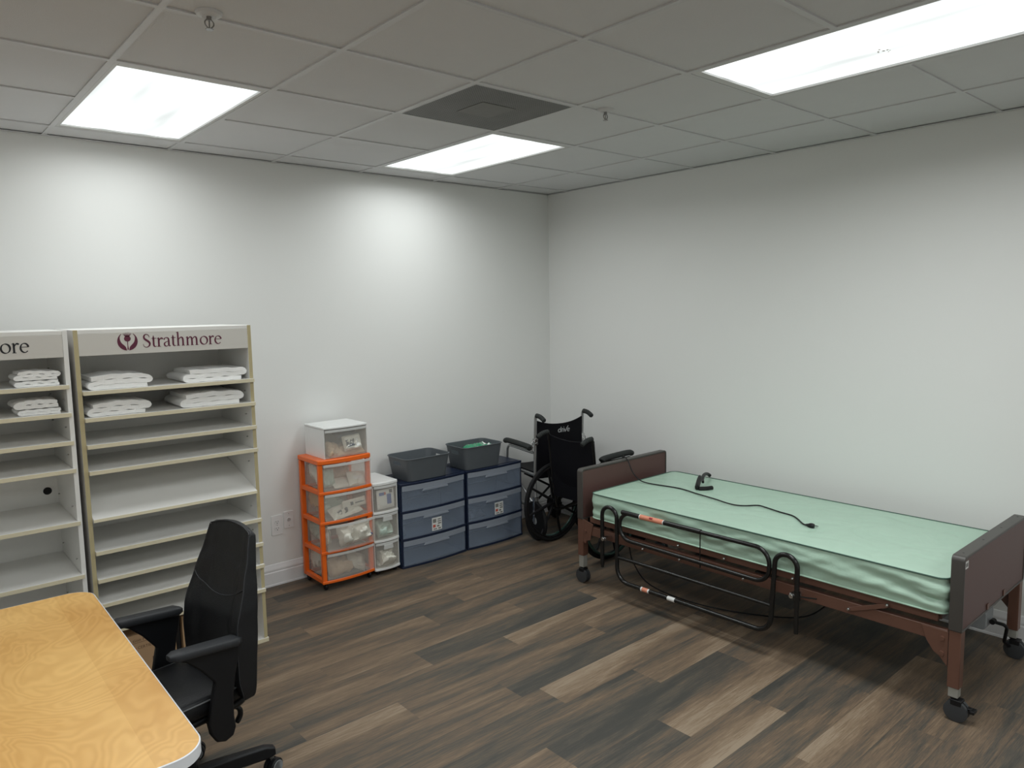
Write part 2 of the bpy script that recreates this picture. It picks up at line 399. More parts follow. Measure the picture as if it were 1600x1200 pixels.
# ------------------------------------------------------------------ the room
XL, YN = -6.4, -7.2
tones = {-1: [(-2.82, .55, .05), (-1.60, .35, .5)], 0: [(-3.60, .50, .3), (-2.38, .12, .6)], 1: [(-3.14, .22, .5), (-1.92, .78, .85)],
         2: [(-3.92, .72, .9), (-2.70, .50, .2)], 3: [(-3.475, .52, .4), (-2.255, .18, .5)], 4: [(-3.367, .25, .5), (-2.147, .70, .95)],
         5: [(-2.91, .15, .5), (-1.69, .62, .1)], 6: [(-3.66, .55, .3), (-2.44, .06, .5), (-1.233, .50, .5)], 7: [(-3.17, .2, .5), (-1.95, .68, .1)],
         8: [(-2.7175, .74, .05), (-1.4975, .12, .5)], 9: [(-2.3, .32, .5), (-1.1, .22, .5)], 10: [(-2.98, .45, .4), (-1.76, .68, .8)],
         11: [(-2.44, .30, .5), (-1.22, .45, .5)], 12: [(-2.0, .30, .6), (-.8, .25, .5)], -4: [(-3.9, .35, .5), (-2.67, .48, .4)], -5: [(-2.95, .3, .5), (-1.72, .50, .5)],
         -2: [(-3.3, .45, .5), (-2.1, .30, .5)], -3: [(-3.0, .28, .5), (-1.8, .45, .5)], -6: [(-2.5, .4, .5), (-1.3, .25, .5)]}
W = 0.1765
me = bpy.data.meshes.new('floor'); vv = []; ff = []; uvs = []; cols = []
k = math.floor((-1.42)/W)-1
for k in range(-9, 34):
    y1 = min(0.0, -1.42-k*W); y0 = max(YN, -1.42-(k+1)*W)
    if y1 <= YN or y0 >= 0: continue
    spec = dict()
    base = tones.get(k, [(random.uniform(-3, -1.8), None, None)])
    x_ref = base[0][0]
    xs = x_ref
    while xs > XL: xs -= 1.2192
    while xs < 0:
        tone = random.uniform(.08, .72); grad = random.choice([.1, .3, .5, .7, .9])
        for jx, tn, gr in base:
            if tn is not None and abs(xs-jx) < 0.25: tone, grad = tn, gr
        a, b = max(xs, XL), min(xs+1.2192, 0)
        if b > a:
            i = len(vv); vv += [(a, y0, 0), (b, y0, 0), (b, y1, 0), (a, y1, 0)]; ff.append((i, i+1, i+2, i+3))
            va, vb = (y0-(-1.42-(k+1)*W))/W, (y1-(-1.42-(k+1)*W))/W
            uvs += [(a, va), (b, va), (b, vb), (a, vb)]
            sd = random.random(); cols += [(.47+(tone-.47)*.72, sd, grad, 1)]*4
        xs += 1.2192
me.from_pydata(vv, [], ff)
uvl = me.uv_layers.new(name='UVMap')
for i, l in enumerate(me.loops): uvl.data[i].uv = uvs[l.vertex_index]
ca = me.color_attributes.new('plank', 'FLOAT_COLOR', 'POINT')
for i, c in enumerate(cols): ca.data[i].color = c
me.materials.append(M['floor'])
fo = bpy.data.objects.new('floor', me); COL.objects.link(fo); fo['kind'] = 'structure'

HT = H+0.25
struct('wall_left', MB().box(XL-0.12, 0.12, 0, 0.12, -0.05, HT), M['wall'])
struct('wall_right', MB().box(0, 0.12, YN-0.12, 0, -0.05, HT), M['wall'])
struct('wall_near', MB().box(XL-0.12, 0, YN-0.12, YN, -0.05, HT), M['wall'])
struct('wall_far_left', MB().box(XL-0.12, XL, YN, 0, -0.05, HT), M['wall'])

# baseboards with a stepped profile
prof = [(0, 0), (0.018, 0), (0.018, 0.010), (0.015, 0.014), (0.015, 0.088), (0.011, 0.094), (0.013, 0.101), (0.013, 0.112), (0.009, 0.119), (0.007, 0.132), (0.004, 0.139), (0, 0.141)]
mb = MB(); mb.prism([(-d, z) for d, z in prof], XL, -0.0, 'x'); struct('baseboard_left', mb, M['base'], smooth=30)
mb = MB(); mb.prism([(-d, z) for d, z in prof], YN, -0.018, 'y'); struct('baseboard_right', mb, M['base'], smooth=30)

# ceiling grid
G = 0.6096
LAMP_W = 12.3
DIM = {(2, 1): .86, (5, 1): .66, (8, 1): .2, (2, 5): 1.65, (5, 5): 1.0, (2, 9): 1.1}   # lamp power factors, adjusted per panel to balance wall brightness
GX = [-0.5662-G*i for i in range(-0, 10)]      # lines parallel to y : GX[0] is the first from the right wall
GY = [-0.2305-G*i for i in range(0, 12)]
def cellx(i):  # columns between lines, column 0 touches the right wall
    return (0.0 if i == 0 else GX[i-1], GX[i])
def celly(j): return (0.0 if j == 0 else GY[j-1], GY[j])
# column index: B6=GX[0], B5=GX[1], B4=GX[2], B3=GX[3], B2=GX[4], B1=GX[5]
fix_cells = {}
fixtures = []
for ci in (2, 5, 8):
    for cj in (1, 5, 9):
        fixtures.append((ci, cj)); fix_cells[(ci, cj)] = 1; fix_cells[(ci, cj+1)] = 1
vent_cell = (3, 3)
mb = MB()
for i in range(len(GX)):
    for j in range(len(GY)):
        if (i, j) in fix_cells or (i, j) == vent_cell: continue
        x1, x0 = cellx(i); y1, y0 = celly(j)
        x0 = max(x0, XL); y0 = max(y0, YN)
        mb.box(x0, x1, y0, y1, H+0.006, H+0.02)
mb.box(XL, 0, YN, 0, H+0.16, H+0.17)
struct('ceiling', mb, M['tile'], smooth=0)
mb = MB(); t = 0.0115
for x in GX:
    if x > XL: mb.box(x-t, x+t, YN, 0, H, H+0.0058)
for y in GY:
    if y > YN:
        for i in range(len(GX)):
            x1, x0 = cellx(i)
            x0 = max(x0, XL)
            # no cross tee through the middle of a fixture
            j = GY.index(y)
            if (i, j) in fix_cells and (i, j+1) in fix_cells and (i, j) in [(a, b) for a, b in fixtures]: continue
            mb.box(x0+t, x1-t, y-t, y+t, H, H+0.0058)
struct('trim_1', mb, M['tee'], smooth=0)
mb = MB()
mb.box(XL, 0, -0.022, 0, H-0.001, H+0.001); mb.box(XL, 0, -0.0015, 0, H-0.001, H+0.018)
mb.box(-0.022, 0, YN, 0, H-0.001, H+0.001); mb.box(-0.0015, 0, YN, 0, H-0.001, H+0.018)
struct('trim_2', mb, M['tee'], smooth=0)

# 2x4 troffers
fl_lab = {(5, 1): 'lit rectangular ceiling light panel above the shelving units', (2, 1): 'lit ceiling light panel next to the air grille, above the blue drawers',
          (2, 5): 'lit ceiling light panel over the hospital bed, cut by the photo edge'}
for (ci, cj) in fixtures:
    x1, x0 = GX[ci-1], GX[ci]; y1 = GY[cj-1]; y0 = max(GY[cj+1], YN)
    cx, cy = (x0+x1)/2, (y0+y1)/2
    seen = (ci, cj) in fl_lab
    r = thing('ceiling_light', fl_lab.get((ci, cj), 'ceiling light panel in the part of the room the photo leaves out'), 'ceiling light', (cx, cy, H), 0,
              'ceiling light panels in the tile grid' if seen else 'ceiling light panels outside the photo')
    hx, hy = G/2-0.012, abs(y1-y0)/2-0.012
    lx, ly = 0.277, hy-0.038
    mb = MB()
    # frame ring with a step up to the lens, plus housing above
    for (a, b, c, d) in ((-hx, -lx, -hy, hy), (lx, hx, -hy, hy), (-lx, lx, -hy, -ly), (-lx, lx, ly, hy)):
        mb.box(a, b, c, d, 0.001, 0.014)
    mb.box(-hx, hx, -hy, hy, 0.05, 0.10)
    obj('frame', mb, M['fix'], r, bevel=0.0015)
    mb = MB(); mb.box(-lx+0.0005, lx-0.0005, -ly+0.0005, ly-0.0005, 0.009, 0.012)
    obj('diffuser', mb, M['lens'], r, smooth=0)
    la = bpy.data.lights.new('fixture_lamp', 'AREA'); la.shape = 'RECTANGLE'; la.size = 2*lx-.01; la.size_y = 2*ly-.01
    la.energy = LAMP_W*DIM.get((ci, cj), 1.0)*(ly*lx/.154); la.spread = math.radians(166); la.color = (0.965, 1.0, 0.995)
    lo = bpy.data.objects.new('fixture_lamp', la); COL.objects.link(lo); lo.parent = r; lo.location = (0, 0, 0.004)
    if (ci, cj) == (2, 5):
        mb = MB()
        for q in range(9):
            a = random.uniform(0, 6.28); rr = random.uniform(0, 0.022)
            mb.cyl((0.085+rr*math.cos(a)*1.6, 0.0+rr*math.sin(a), 0.0085), (0.085+rr*math.cos(a)*1.6, rr*math.sin(a), 0.0091), 0.0025+0.002*random.random(), seg=7)
        obj('dead_insects', mb, M['packtan'], r, label='small brown specks on the lit panel')

# return air grille
x1, x0 = cellx(3); y1, y0 = celly(3); cx, cy = (x0+x1)/2, (y0+y1)/2
r = thing('air_vent', 'dark perforated square air return grille in the ceiling', 'vent', (cx, cy, H))
h_ = G/2-0.012
mb = MB(); mb.box(-h_, h_, -h_, h_, 0.001, 0.008); obj('grille', mb, M['grille'], r, smooth=0)
mb = MB()
for (a, b, c, d) in ((-h_, -h_+.006, -h_, h_), (h_-.006, h_, -h_, h_), (-h_+.006, h_-.006, -h_, -h_+.006), (-h_+.006, h_-.006, h_-.006, h_)): mb.box(a, b, c, d, -0.001, 0.0009)
obj('frame', mb, M['tee'], r, label='pale thin frame')
mb = MB(); mb.box(-0.10, 0.10, -0.10, 0.10, -0.0012, 0.0005); obj('centre_panel', mb, M['grille2'], r, bevel=0.002)

# sprinklers
def sprinkler(x, y, lab):
    r = thing('fire_sprinkler', lab, 'sprinkler', (x, y, H+0.006), 0, 'ceiling fire sprinklers')
    obj('escutcheon', MB().lathe([(0.014, -0.014), (0.020, -0.016), (0.026, -0.012), (0.036, -0.010), (0.041, -0.004), (0.041, 0.0)], seg=28), M['tee'], r)
    mb = MB(); mb.cyl((0, 0, -0.006), (0, 0, -0.026), 0.0085, 0.007, 14)
    for s_ in (-1, 1): mb.tube(smoothpath([(0.006*s_, 0, -0.022), (0.013*s_, 0, -0.030), (0.012*s_, 0, -0.040), (0.002*s_, 0, -0.050)], 4), 0.0022, 8)
    mb.cyl((0, 0, -0.026), (0, 0, -0.050), 0.0022, 0.0022, 8)
    obj('frame', mb, M['brass'], r)
    mb = MB(); mb.lathe([(0.001, -0.053), (0.012, -0.0525), (0.0125, -0.051), (0.001, -0.050)], seg=20)
    obj('deflector', mb, M['brass'], r)
sprinkler(-3.485, -2.10, 'fire sprinkler in the tile between shelving light and room centre')
sprinkler(-1.631, -2.095, 'fire sprinkler in the tile beside the dark air grille')

# ------------------------------------------------------------------ outlets
def plate(x, zc, w, h, lab, kind):
    r = thing('wall_outlet', lab, 'outlet', (x, 0, zc))
    mb = MB(); mb.prism(rrect(-w/2, w/2, -h/2, h/2, 0.006, 3), -0.006, -0.0, 'y'); obj('cover_plate', mb, M['plate'], r, bevel=0.0015)
    if kind == 'duplex':
        for s_ in (-1, 1):
            mb = MB(); mb.prism(rrect(-0.017, 0.017, s_*0.022-0.014, s_*0.022+0.014, 0.010, 5), -0.0085, -0.006, 'y'); f = obj('socket', mb, M['plate'], r)
            mb = MB()
            for a, w2 in ((-0.007, 0.0022), (0.007, 0.0022)): mb.box(a-w2/2, a+w2/2, -0.0092, -0.0085, s_*0.022-0.001, s_*0.022+0.008)
            mb.cyl((0, -0.0085, s_*0.022-0.008), (0, -0.0092, s_*0.022-0.008), 0.003, seg=10)
            obj('slots', mb, M['slot'], f, label='dark socket slots')
    else:
        mb = MB(); mb.cyl((0, -0.006, 0), (0, -0.009, 0), 0.014, seg=18)
        obj('jack', mb, M['plate'], r)
        mb = MB()
        for q in range(8):
            a = q*PI/4; mb.box(0.009*math.cos(a)-.0018, 0.009*math.cos(a)+.0018, -0.0098, -0.009, 0.009*math.sin(a)-.0018, 0.009*math.sin(a)+.0018)
        mb.cyl((0, -0.009, 0), (0, -0.010, 0), 0.003, seg=10)
        obj('jack_pins', mb, M['slot'], r)
    for s_ in ((0,) if kind == 'duplex' else (-h*0.36, h*0.36)):
        mb = MB(); mb.cyl((0, -0.006, s_), (0, -0.0075, s_), 0.0025, seg=10); obj('screw', mb, M['pin'], r)
plate(-2.488, 0.395, 0.076, 0.130, 'white duplex power outlet low on the wall beside the shelves', 'duplex')
plate(-2.407, 0.417, 0.068, 0.112, 'white wall plate with a round jack, next to the orange drawers', 'jack')

# ------------------------------------------------------------------ lettering
def ribbon(mb, pts, y0, y1, X, Z, n=5, curve=True):
    """variable width stroke; pts (u,v,w); X,Z map u and v to metres"""
    P = smoothpath([(p[0], p[1], p[2]) for p in pts], n) if curve and len(pts) > 2 else [Vector(p) for p in pts]
    L_ = []; R_ = []
    for i, p in enumerate(P):
        a = P[max(i-1, 0)]; b = P[min(i+1, len(P)-1)]
        d = Vector((b.x-a.x, b.y-a.y)); d.normalize(); nrm = Vector((-d.y, d.x))*p.z*.60
        L_.append((X(p.x+nrm.x), Z(p.y+nrm.y))); R_.append((X(p.x-nrm.x), Z(p.y-nrm.y)))
    for i in range(len(P)-1):
        q = [L_[i], L_[i+1], R_[i+1], R_[i]]
        a = [mb.V((u, y0, v)) for u, v in q]; b = [mb.V((u, y1, v)) for u, v in q]
        mb.F(*a); mb.F(*reversed(b))
        mb.F(a[0], b[0], b[1], a[1]); mb.F(a[2], b[2], b[3], a[3])
        if i == 0: mb.F(a[3], b[3], b[0], a[0])
        if i == len(P)-2: mb.F(a[1], b[1], b[2], a[2])

def ring_pts(cx, cy, rx, ry, w0, w1, a0=0, a1=360, n=16, tilt=20):
    out = []
    for k in range(n+1):
        a = math.radians(a0+(a1-a0)*k/n)
        w = w0+(w1-w0)*abs(math.cos(a-math.radians(tilt)))**1.3
        out.append((cx+rx*math.cos(a), cy+ry*math.sin(a), w))
    return out
SERIF = {
 'S': (0.92, [[(0.72, 1.06, .035), (0.70, 1.22, .05), (0.60, 1.36, .06), (0.42, 1.42, .07), (0.24, 1.35, .11), (0.15, 1.16, .15), (0.20, .95, .17), (0.42, .76, .19), (.62, .60, .19), (.74, .40, .17), (.69, .17, .13), (.52, .03, .08), (.34, -.01, .06), (.16, .08, .05), (.07, .22, .04), (.05, .38, .035)]]),
 't': (0.58, [[(0.24, 1.28, .02), (.24, 1.0, .15), (0.24, .6, .16), (.24, .24, .16), (.30, .07, .13), (.42, .02, .07), (.55, .08, .04)], [(0.02, .95, .05), (.55, .95, .06)]]),
 'r': (0.70, [[(.22, .98, .15), (.22, .5, .16), (.22, .03, .16)], [(.03, .90, .04), (.24, 1.0, .06)], [(.04, .02, .05), (.42, .02, .05)], [(.26, .62, .05), (.36, .82, .08), (.50, .94, .13), (.62, .90, .15), (.66, .84, .12)]]),
 'a': (0.86, [[(.12, .76, .12), (.16, .90, .08), (.34, .98, .07), (.54, .92, .12), (.61, .72, .15), (.61, .4, .16), (.61, .16, .15), (.68, .03, .09), (.82, .07, .04)], [(.60, .60, .05), (.40, .52, .06), (.20, .42, .10), (.12, .24, .14), (.20, .06, .12), (.36, .01, .08), (.52, .10, .05), (.62, .22, .04)]]),
 'h': (1.06, [[(.22, 1.56, .14), (.22, .8, .16), (.22, .03, .16)], [(.03, 1.48, .04), (.24, 1.58, .06)], [(.05, .02, .05), (.40, .02, .05)], [(.26, .66, .05), (.40, .86, .08), (.58, .96, .11), (.73, .86, .15), (.77, .6, .16), (.77, .3, .16), (.77, .03, .16)], [(.60, .02, .05), (.95, .02, .05)]]),
 'm': (1.60, [[(.22, .98, .15), (.22, .5, .16), (.22, .03, .16)], [(.03, .90, .04), (.24, 1.0, .06)], [(.05, .02, .05), (.40, .02, .05)], [(.26, .66, .05), (.40, .86, .08), (.56, .96, .11), (.69, .86, .15), (.73, .6, .16), (.73, .3, .16), (.73, .03, .16)], [(.57, .02, .05), (.90, .02, .05)],
              [(.77, .66, .05), (.92, .86, .08), (1.09, .96, .11), (1.23, .86, .15), (1.27, .6, .16), (1.27, .3, .16), (1.27, .03, .16)], [(1.11, .02, .05), (1.45, .02, .05)]]),
 'o': (1.04, [ring_pts(.52, .49, .40, .46, .06, .16, -20, 345, 20)]),
 'e': (0.92, [ring_pts(.47, .49, .36, .46, .06, .15, 12, 318, 18), [(.12, .58, .05), (.84, .58, .05)]]),
}
def word(txt, x0, zb, xh, width, y, m, parent, name='lettering'):
    tot = sum(SERIF[c][0] for c in txt); sx = width/tot
    mb = MB(); u0 = 0
    for c in txt:
        adv, strokes = SERIF[c]
        for st in strokes:
            ribbon(mb, st, y-0.0009, y, (lambda u, b=u0: x0+(b+u)*sx), (lambda v: zb+v*xh))
        u0 += adv
    return obj(name, mb, m, parent, smooth=0)

def emblem(cx, cz, R, y, m, parent):
    """two cupped leaves round a thistle head"""
    mb = MB()
    for s_ in (-1, 1):
        P = []
        outer = [(cx+s_*R*math.cos(math.radians(a)), cz+R*math.sin(math.radians(a))) for a in [56-(56+84)*k/14 for k in range(15)]]
        inner = smoothpath([(0.56, 0.79, 0), (0.74, 0.48, 0), (0.72, 0.15, 0), (0.60, -0.16, 0), (0.36, -0.42, 0), (0.20, -0.62, 0), (0.11, -0.96, 0)], 5)
        inner = [(cx+s_*R*p.x, cz+R*p.y) for p in inner]
        n = len(outer)
        inn = [inner[round(k*(len(inner)-1)/(n-1))] for k in range(n)]
        for k in range(n-1):
            q = [outer[k], outer[k+1], inn[k+1], inn[k]]
            a = [mb.V((u, y-0.0009, v)) for u, v in q]; b = [mb.V((u, y, v)) for u, v in q]
            mb.F(*a); mb.F(*reversed(b)); mb.F(a[0], b[0], b[1], a[1]); mb.F(a[2], b[2], b[3], a[3])
    bulb = [(cx+R*0.33*math.cos(t_)*(1.0), cz+R*(0.27+0.31*math.sin(t_))) for t_ in [2*PI*k/20 for k in range(20)]]
    mb.prism(bulb, y-0.0009, y, 'y')
    ribbon(mb, [(0, 0.0, .06), (0.0, -.5, .06), (0.01, -.92, .12)], y-0.0009, y, lambda u: cx+R*u, lambda v: cz+R*v, curve=False)
    for k in range(9):
        a = -38+k*9.5
        sx_, cx_ = math.sin(math.radians(a)), math.cos(math.radians(a))
        ribbon(mb, [(0.22*sx_*1.2, 0.5, .05), (0.62*sx_*1.15, .12+0.82*cx_**0.5*1.0, .018)], y-0.0009, y, lambda u: cx+R*u, lambda v: cz+R*v, curve=False)
    return obj('emblem', mb, m, parent, smooth=0)

# ------------------------------------------------------------------ shelving units
def shelf_unit(lab, x0, x1, shelves, slanted, tan_sides, letter_mat, text_x, text_w, em_x):
    YF, YB = -0.760, -0.315
    r = thing('shelving_unit', lab, 'shelving unit', ((x0+x1)/2, YF, 0), 0, 'white open shelving units along the wall')
    T = Matrix.Translation((-(x0+x1)/2, -YF, 0))
    def mbx(): return MB(T)
    th = 0.019
    for xa, xb, nm in ((x0, x0+th, 'l'), (x1-th, x1, 'r')):
        mb = mbx(); mb.box(xa, xb, YF, YB+0.01, 0.022, 1.712, faces=dict(front=1, left=2 if nm == 'l' else 0, right=2 if nm == 'r' else 0))
        obj('side_panel', mb, [M['melamine'], M['plyedge'] if tan_sides else M['melamine'], M['side'] if tan_sides else M['melamine']], r, bevel=0.001, label='side panel with raw plywood edge' if tan_sides else None)
    mb = mbx(); mb.box(x0+th, x1-th, YF+0.002, YB+0.01, 1.694, 1.712); obj('top_panel', mb, M['melamine'], r, bevel=0.001)
    mb = mbx(); mb.box(x0+th, x1-th, YB, YB+0.008, 0.022, 1.694); bp = obj('back_panel', mb, M['melamine'], r)
    mb = mbx(); mb.box(x0+th+.0005, x1-th-.0005, YF+0.001, YF+0.017, 1.594, 1.6935); hd = obj('header_panel', mb, M['header'], r, bevel=0.0008)
    o = word('Strathmore', text_x-(x0+x1)/2, 1.622, 0.0425, text_w, 0.001, letter_mat, hd)
    if em_x is not None: emblem(em_x-(x0+x1)/2, 1.6535, 0.0435, 0.001, letter_mat, hd)
    mb = mbx(); mb.box(x0-0.002, x1+0.005, YF-0.004, YB+0.01, 0.0, 0.022, faces=dict(front=1)); obj('base_board', mb, [M['melamine'], M['ply']], r, bevel=0.001)
    mb = mbx(); mb.box(x0+th, x1-th, YF+0.03, YF+0.045, 0.03, 0.035)
    for i, z in enumerate(shelves):
        mb = mbx()
        yb = YB-0.001
        xa, xb = x0+th+0.001, x1-th-0.001
        if i == slanted:
            yf = YF-0.022; z1 = z+0.135; q = 0.0165
            pts = [(yf, z-q+0.002), (yf+0.002, z), (yb-0.004, z1), (yb-0.004, z1-q)]
            a = [mb.V((xa, y, zz)) for y, zz in pts]; b = [mb.V((xb, y, zz)) for y, zz in pts]
            mb.F(*a); mb.F(*reversed(b))
            for k in range(4):
                mb.mi = 1 if k == 0 else 0
                mb.F(a[k], b[k], b[(k+1) % 4], a[(k+1) % 4])
        else:
            yf = YF-0.018
            mb.box(xa, xb, YF-0.001, yb, z-0.017, z)
            mb.mi = 1; mb.box(xa-0.0, x1-0.002 if tan_sides else x1-0.010, yf, YF-0.001, z-0.018, z+0.0005, faces=dict(top=0))
        obj('shelf', mb, [M['melamine'], M['ply']], r, bevel=0.0008)
    for i in range(len(shelves)):
        z = shelves[i]
        for yy in (YF+0.07, YB-0.05):
            for side in (-1, 1):
                xx = x0+th if side < 0 else x1-th
                zz = z+0.055
                if i == slanted: zz += 0.09
                mb = mbx(); mb.cyl((xx, yy, zz), (xx-side*0.007, yy, zz), 0.003, seg=8)
                obj('shelf_pin', mb, M['pin'], r)
    if not tan_sides:
        mb = mbx(); mb.lathe([(0.004, -0.003), (0.016, -0.003), (0.019, 0)], (-3.775, YB-0.0002, 0.914), 'y', 20); obj('cable_grommet', mb, M['black'], r, label='small black round grommet')
    return r
shelf_unit('white shelving unit with tan wood edges and maroon logo header', -3.690, -2.885, [1.434, 1.311, 1.187, 1.066, 0.842, 0.688, 0.555, 0.436, 0.302], 4, True, M['maroon'], -3.404, 0.369, -3.469)
shelf_unit('white shelving unit with black header letters, cut by the photo edge', -4.520, -3.712, [1.470, 1.345, 1.217, 1.090, 0.847, 0.597, 0.34], 99, False, M['inkblack'], -4.218, 0.362, -4.285)

# ------------------------------------------------------------------ towels
def towel(lab, x, y, z, w, d, layers, t, seed, seamy=0.0, group='folded white towels on the shelves', twist=0.0, sag=0.0):
    """a towel folded into layers: one continuous folded sheet seen edge-on from the front"""
    rnd = random.Random(seed)
    mb = MB(); pts = []
    hw = w/2-t*0.6
    zc = t/2
    # path : zig-zag of layers with round ends, the outermost one wrapping over
    side = 1
    N_ = 12
    for L_ in range(layers):
        xs = [side*(hw-rnd.uniform(0, 0.012))*(1-2*k/N_) for k in range(N_+1)]
        for k, xx in enumerate(xs): pts.append((xx, zc+0.0015*math.sin(k*1.7+L_*2+seed)))
        if L_ < layers-1:
            ex = xs[-1]; sgn = 1 if ex > 0 else -1
            for k in range(1, 6):
                a = -PI/2+PI*k/6
                pts.append((ex+sgn*math.cos(a)*t*0.75, zc+t*0.52+math.sin(a)*t*0.52))
        zc += t*1.04; side = -side
    n = len(pts); ht = t/2*0.99
    L1 = []; R1 = []
    for i, p in enumerate(pts):
        a = Vector(pts[max(i-1, 0)]); b = Vector(pts[min(i+1, n-1)]); dd = (b-a); dd.normalize(); nn = Vector((-dd.y, dd.x))*ht
        L1.append((p[0]+nn.x, p[1]+nn.y)); R1.append((p[0]-nn.x, p[1]-nn.y))
    outline = L1+list(reversed(R1)); m = len(outline); NY = 10
    rings = []
    for j in range(NY+1):
        v = j/NY; yy = (v-0.5)*d
        e = 0.0
        if j in (0, NY): e = 1.0
        ring = []
        for (u, zz) in outline:
            nz_ = noise.noise(Vector((u*14+seed*3.1, yy*9, zz*20+seed)))
            uu = u+0.006*noise.noise(Vector((u*9+seed, yy*14, seed)))
            z2 = zz+0.0035*nz_*(zz/(t*layers)) + sag*(math.sin((u/w+0.5)*PI)-0.5)*(zz/(t*layers))
            z2 = max(z2, 0.0004)
            yj = yy+0.007*noise.noise(Vector((u*8, zz*45, seed+5)))
            if e: yj *= 0.995
            ring.append((uu, yj, z2))
        rings.append(ring)
    mb.loft(rings, closed_ends=False)
    # fill the two edge faces as strips along the folded sheet
    base0 = 0
    for j in (0, NY):
        o0 = j*m
        for i in range(n-1):
            a, b = o0+i, o0+i+1; c, d_ = o0+m-2-i, o0+m-1-i
            mb.F(a, b, c, d_)
    o = obj('folded_towel', mb, M['towel'], None, bevel=0.0, smooth=80, loc=(x, y, z))
    o.rotation_euler = (0, 0, twist)
    b = o.modifiers.new('bevel', 'BEVEL'); b.width = t*0.42; b.segments = 3; b.limit_method = 'ANGLE'; b.angle_limit = math.radians(55)
    tag(o, lab, 'towel', group)
    return o
# unit two
towel('folded white towel above another at the tan unit\'s left panel, top shelf', -3.510, -0.625, 1.4345, 0.262, 0.25, 3, 0.0205, 3, sag=0.014)
towel('folded white towel on the top shelf against the tan unit\'s right side', -3.068, -0.600, 1.4345, 0.290, 0.30, 3, 0.0205, 11, twist=-0.03)
towel('folded white towel with a dark fold gap, tan unit\'s second shelf, left', -3.520, -0.625, 1.3115, 0.258, 0.25, 3, 0.0195, 5, sag=0.010)
towel('folded white towel on the tan unit\'s second shelf, nearer the outlets', -3.085, -0.600, 1.3115, 0.300, 0.30, 3, 0.0215, 19, twist=-0.03, sag=0.006)
# unit one : two stacked on each shelf
towel('thin white towel under a thicker one, black-lettered unit\'s top shelf', -3.829, -0.650, 1.4705, 0.172, 0.19, 2, 0.0125, 8)
towel('thick folded white towel topping the stack, black-lettered unit\'s top shelf', -3.836, -0.650, 1.4985, 0.168, 0.18, 3, 0.0125, 21, sag=0.006)
towel('flat white towel under another, black-lettered unit\'s second shelf', -3.832, -0.650, 1.3455, 0.178, 0.19, 2, 0.0125, 9)
towel('soft white towel lying on another, black-lettered unit\'s second shelf', -3.836, -0.650, 1.3735, 0.172, 0.18, 2, 0.0165, 14, sag=0.006)

# ------------------------------------------------------------------ cartons under the shelving
def text_mesh(txt, size, parent, m, T, name='print'):
    cu = bpy.data.curves.new('t', 'FONT'); cu.body = txt; cu.size = size; cu.extrude = 0.0003; cu.resolution_u = 2
    to = bpy.data.objects.new('t', cu); COL.objects.link(to)
    dg = bpy.context.evaluated_depsgraph_get(); dg.update()
    me = bpy.data.meshes.new_from_object(to.evaluated_get(dg)); bpy.data.objects.remove(to); bpy.data.curves.remove(cu)
    me.transform(T); me.materials.clear(); me.materials.append(m); me.name = name
    o = bpy.data.objects.new(name, me); COL.objects.link(o); o.parent = parent; return o
FRONT = Matrix.Rotation(PI/2, 4, 'X')
def carton(lab, x, y, z, w, d, h, rot=0.0, prints=None):
    r = thing('cardboard_box', lab, 'box', (x, y, z), rot, 'cardboard boxes under the lowest shelf')
    mb = MB(); mb.box(-w/2, w/2, -d/2, d/2, 0, h-0.003)
    obj('carton', mb, M['card'], r, bevel=0.002)
    mb = MB()
    for a, b in ((-d/2, -0.001), (0.001, d/2)): mb.box(-w/2, w/2, a, b, h-0.0028, h)
    obj('flap', mb, M['card'], r)
    for (txt, s_, u, v, mm) in prints or []:
        text_mesh(txt, s_, r, mm, Matrix.Translation((u, -d/2-0.0002, v)) @ FRONT)
    if prints:
        mb = MB(); mb.box(-0.005, 0.055, -d/2-0.0006, -d/2-0.0001, 0.03, 0.075); mb.box(-w/2+.01, w/2-.02, -d/2-.0006, -d/2-.0001, h*0.80, h*0.80+0.0015); obj('printed_panel', mb, M['cardink'], r)
    return r
carton('brown cardboard box with printed text under the tan-edged unit', -3.455, -0.60, 0.0225, 0.22, 0.26, 0.205, 0.05,
       [('tion Plus', 0.024, -0.09, 0.170, M['cardink']), ('o', 0.020, -0.085, 0.132, M['cardred']), ('CERTIEL', 0.020, -0.070, 0.132, M['cardink'])])
carton('narrow plain cardboard box standing beside the printed carton', -3.265, -0.575, 0.0225, 0.085, 0.26, 0.225, 0.05)
r = tag(obj('black_binder', MB(Matrix.Rotation(0.05, 4, 'Z')).box(-0.011, 0.011, -0.12, 0.12, 0, 0.235), M['black'], None, bevel=0.003, loc=(-3.326, -0.575, 0.0225)), 'thin black binder upright between two cardboard boxes', 'binder')
carton('brown cardboard box in the shade behind the chair back', -3.15, -0.56, 0.0225, 0.12, 0.24, 0.21, 0.0)

# ------------------------------------------------------------------ drawer towers
def bow(u, b): return -b*(1-(2*u-1)**2)
def bowprism(mb, x0, x1, yf, yb, z0, z1, b, n=14):
    poly = [(x0+(x1-x0)*k/n, yf+bow(k/n, b)) for k in range(n+1)]+[(x1, yb), (x0, yb)]
    mb.prism(poly, z0, z1, 'z')
def bowbar(mb, x0, x1, yf, dy, z0, z1, b, n=14):
    mb.slabgrid(lambda u, v: (x0+(x1-x0)*u, yf+bow(u, b), z0+(z1-z0)*v), n, 1, (0, dy, 0))

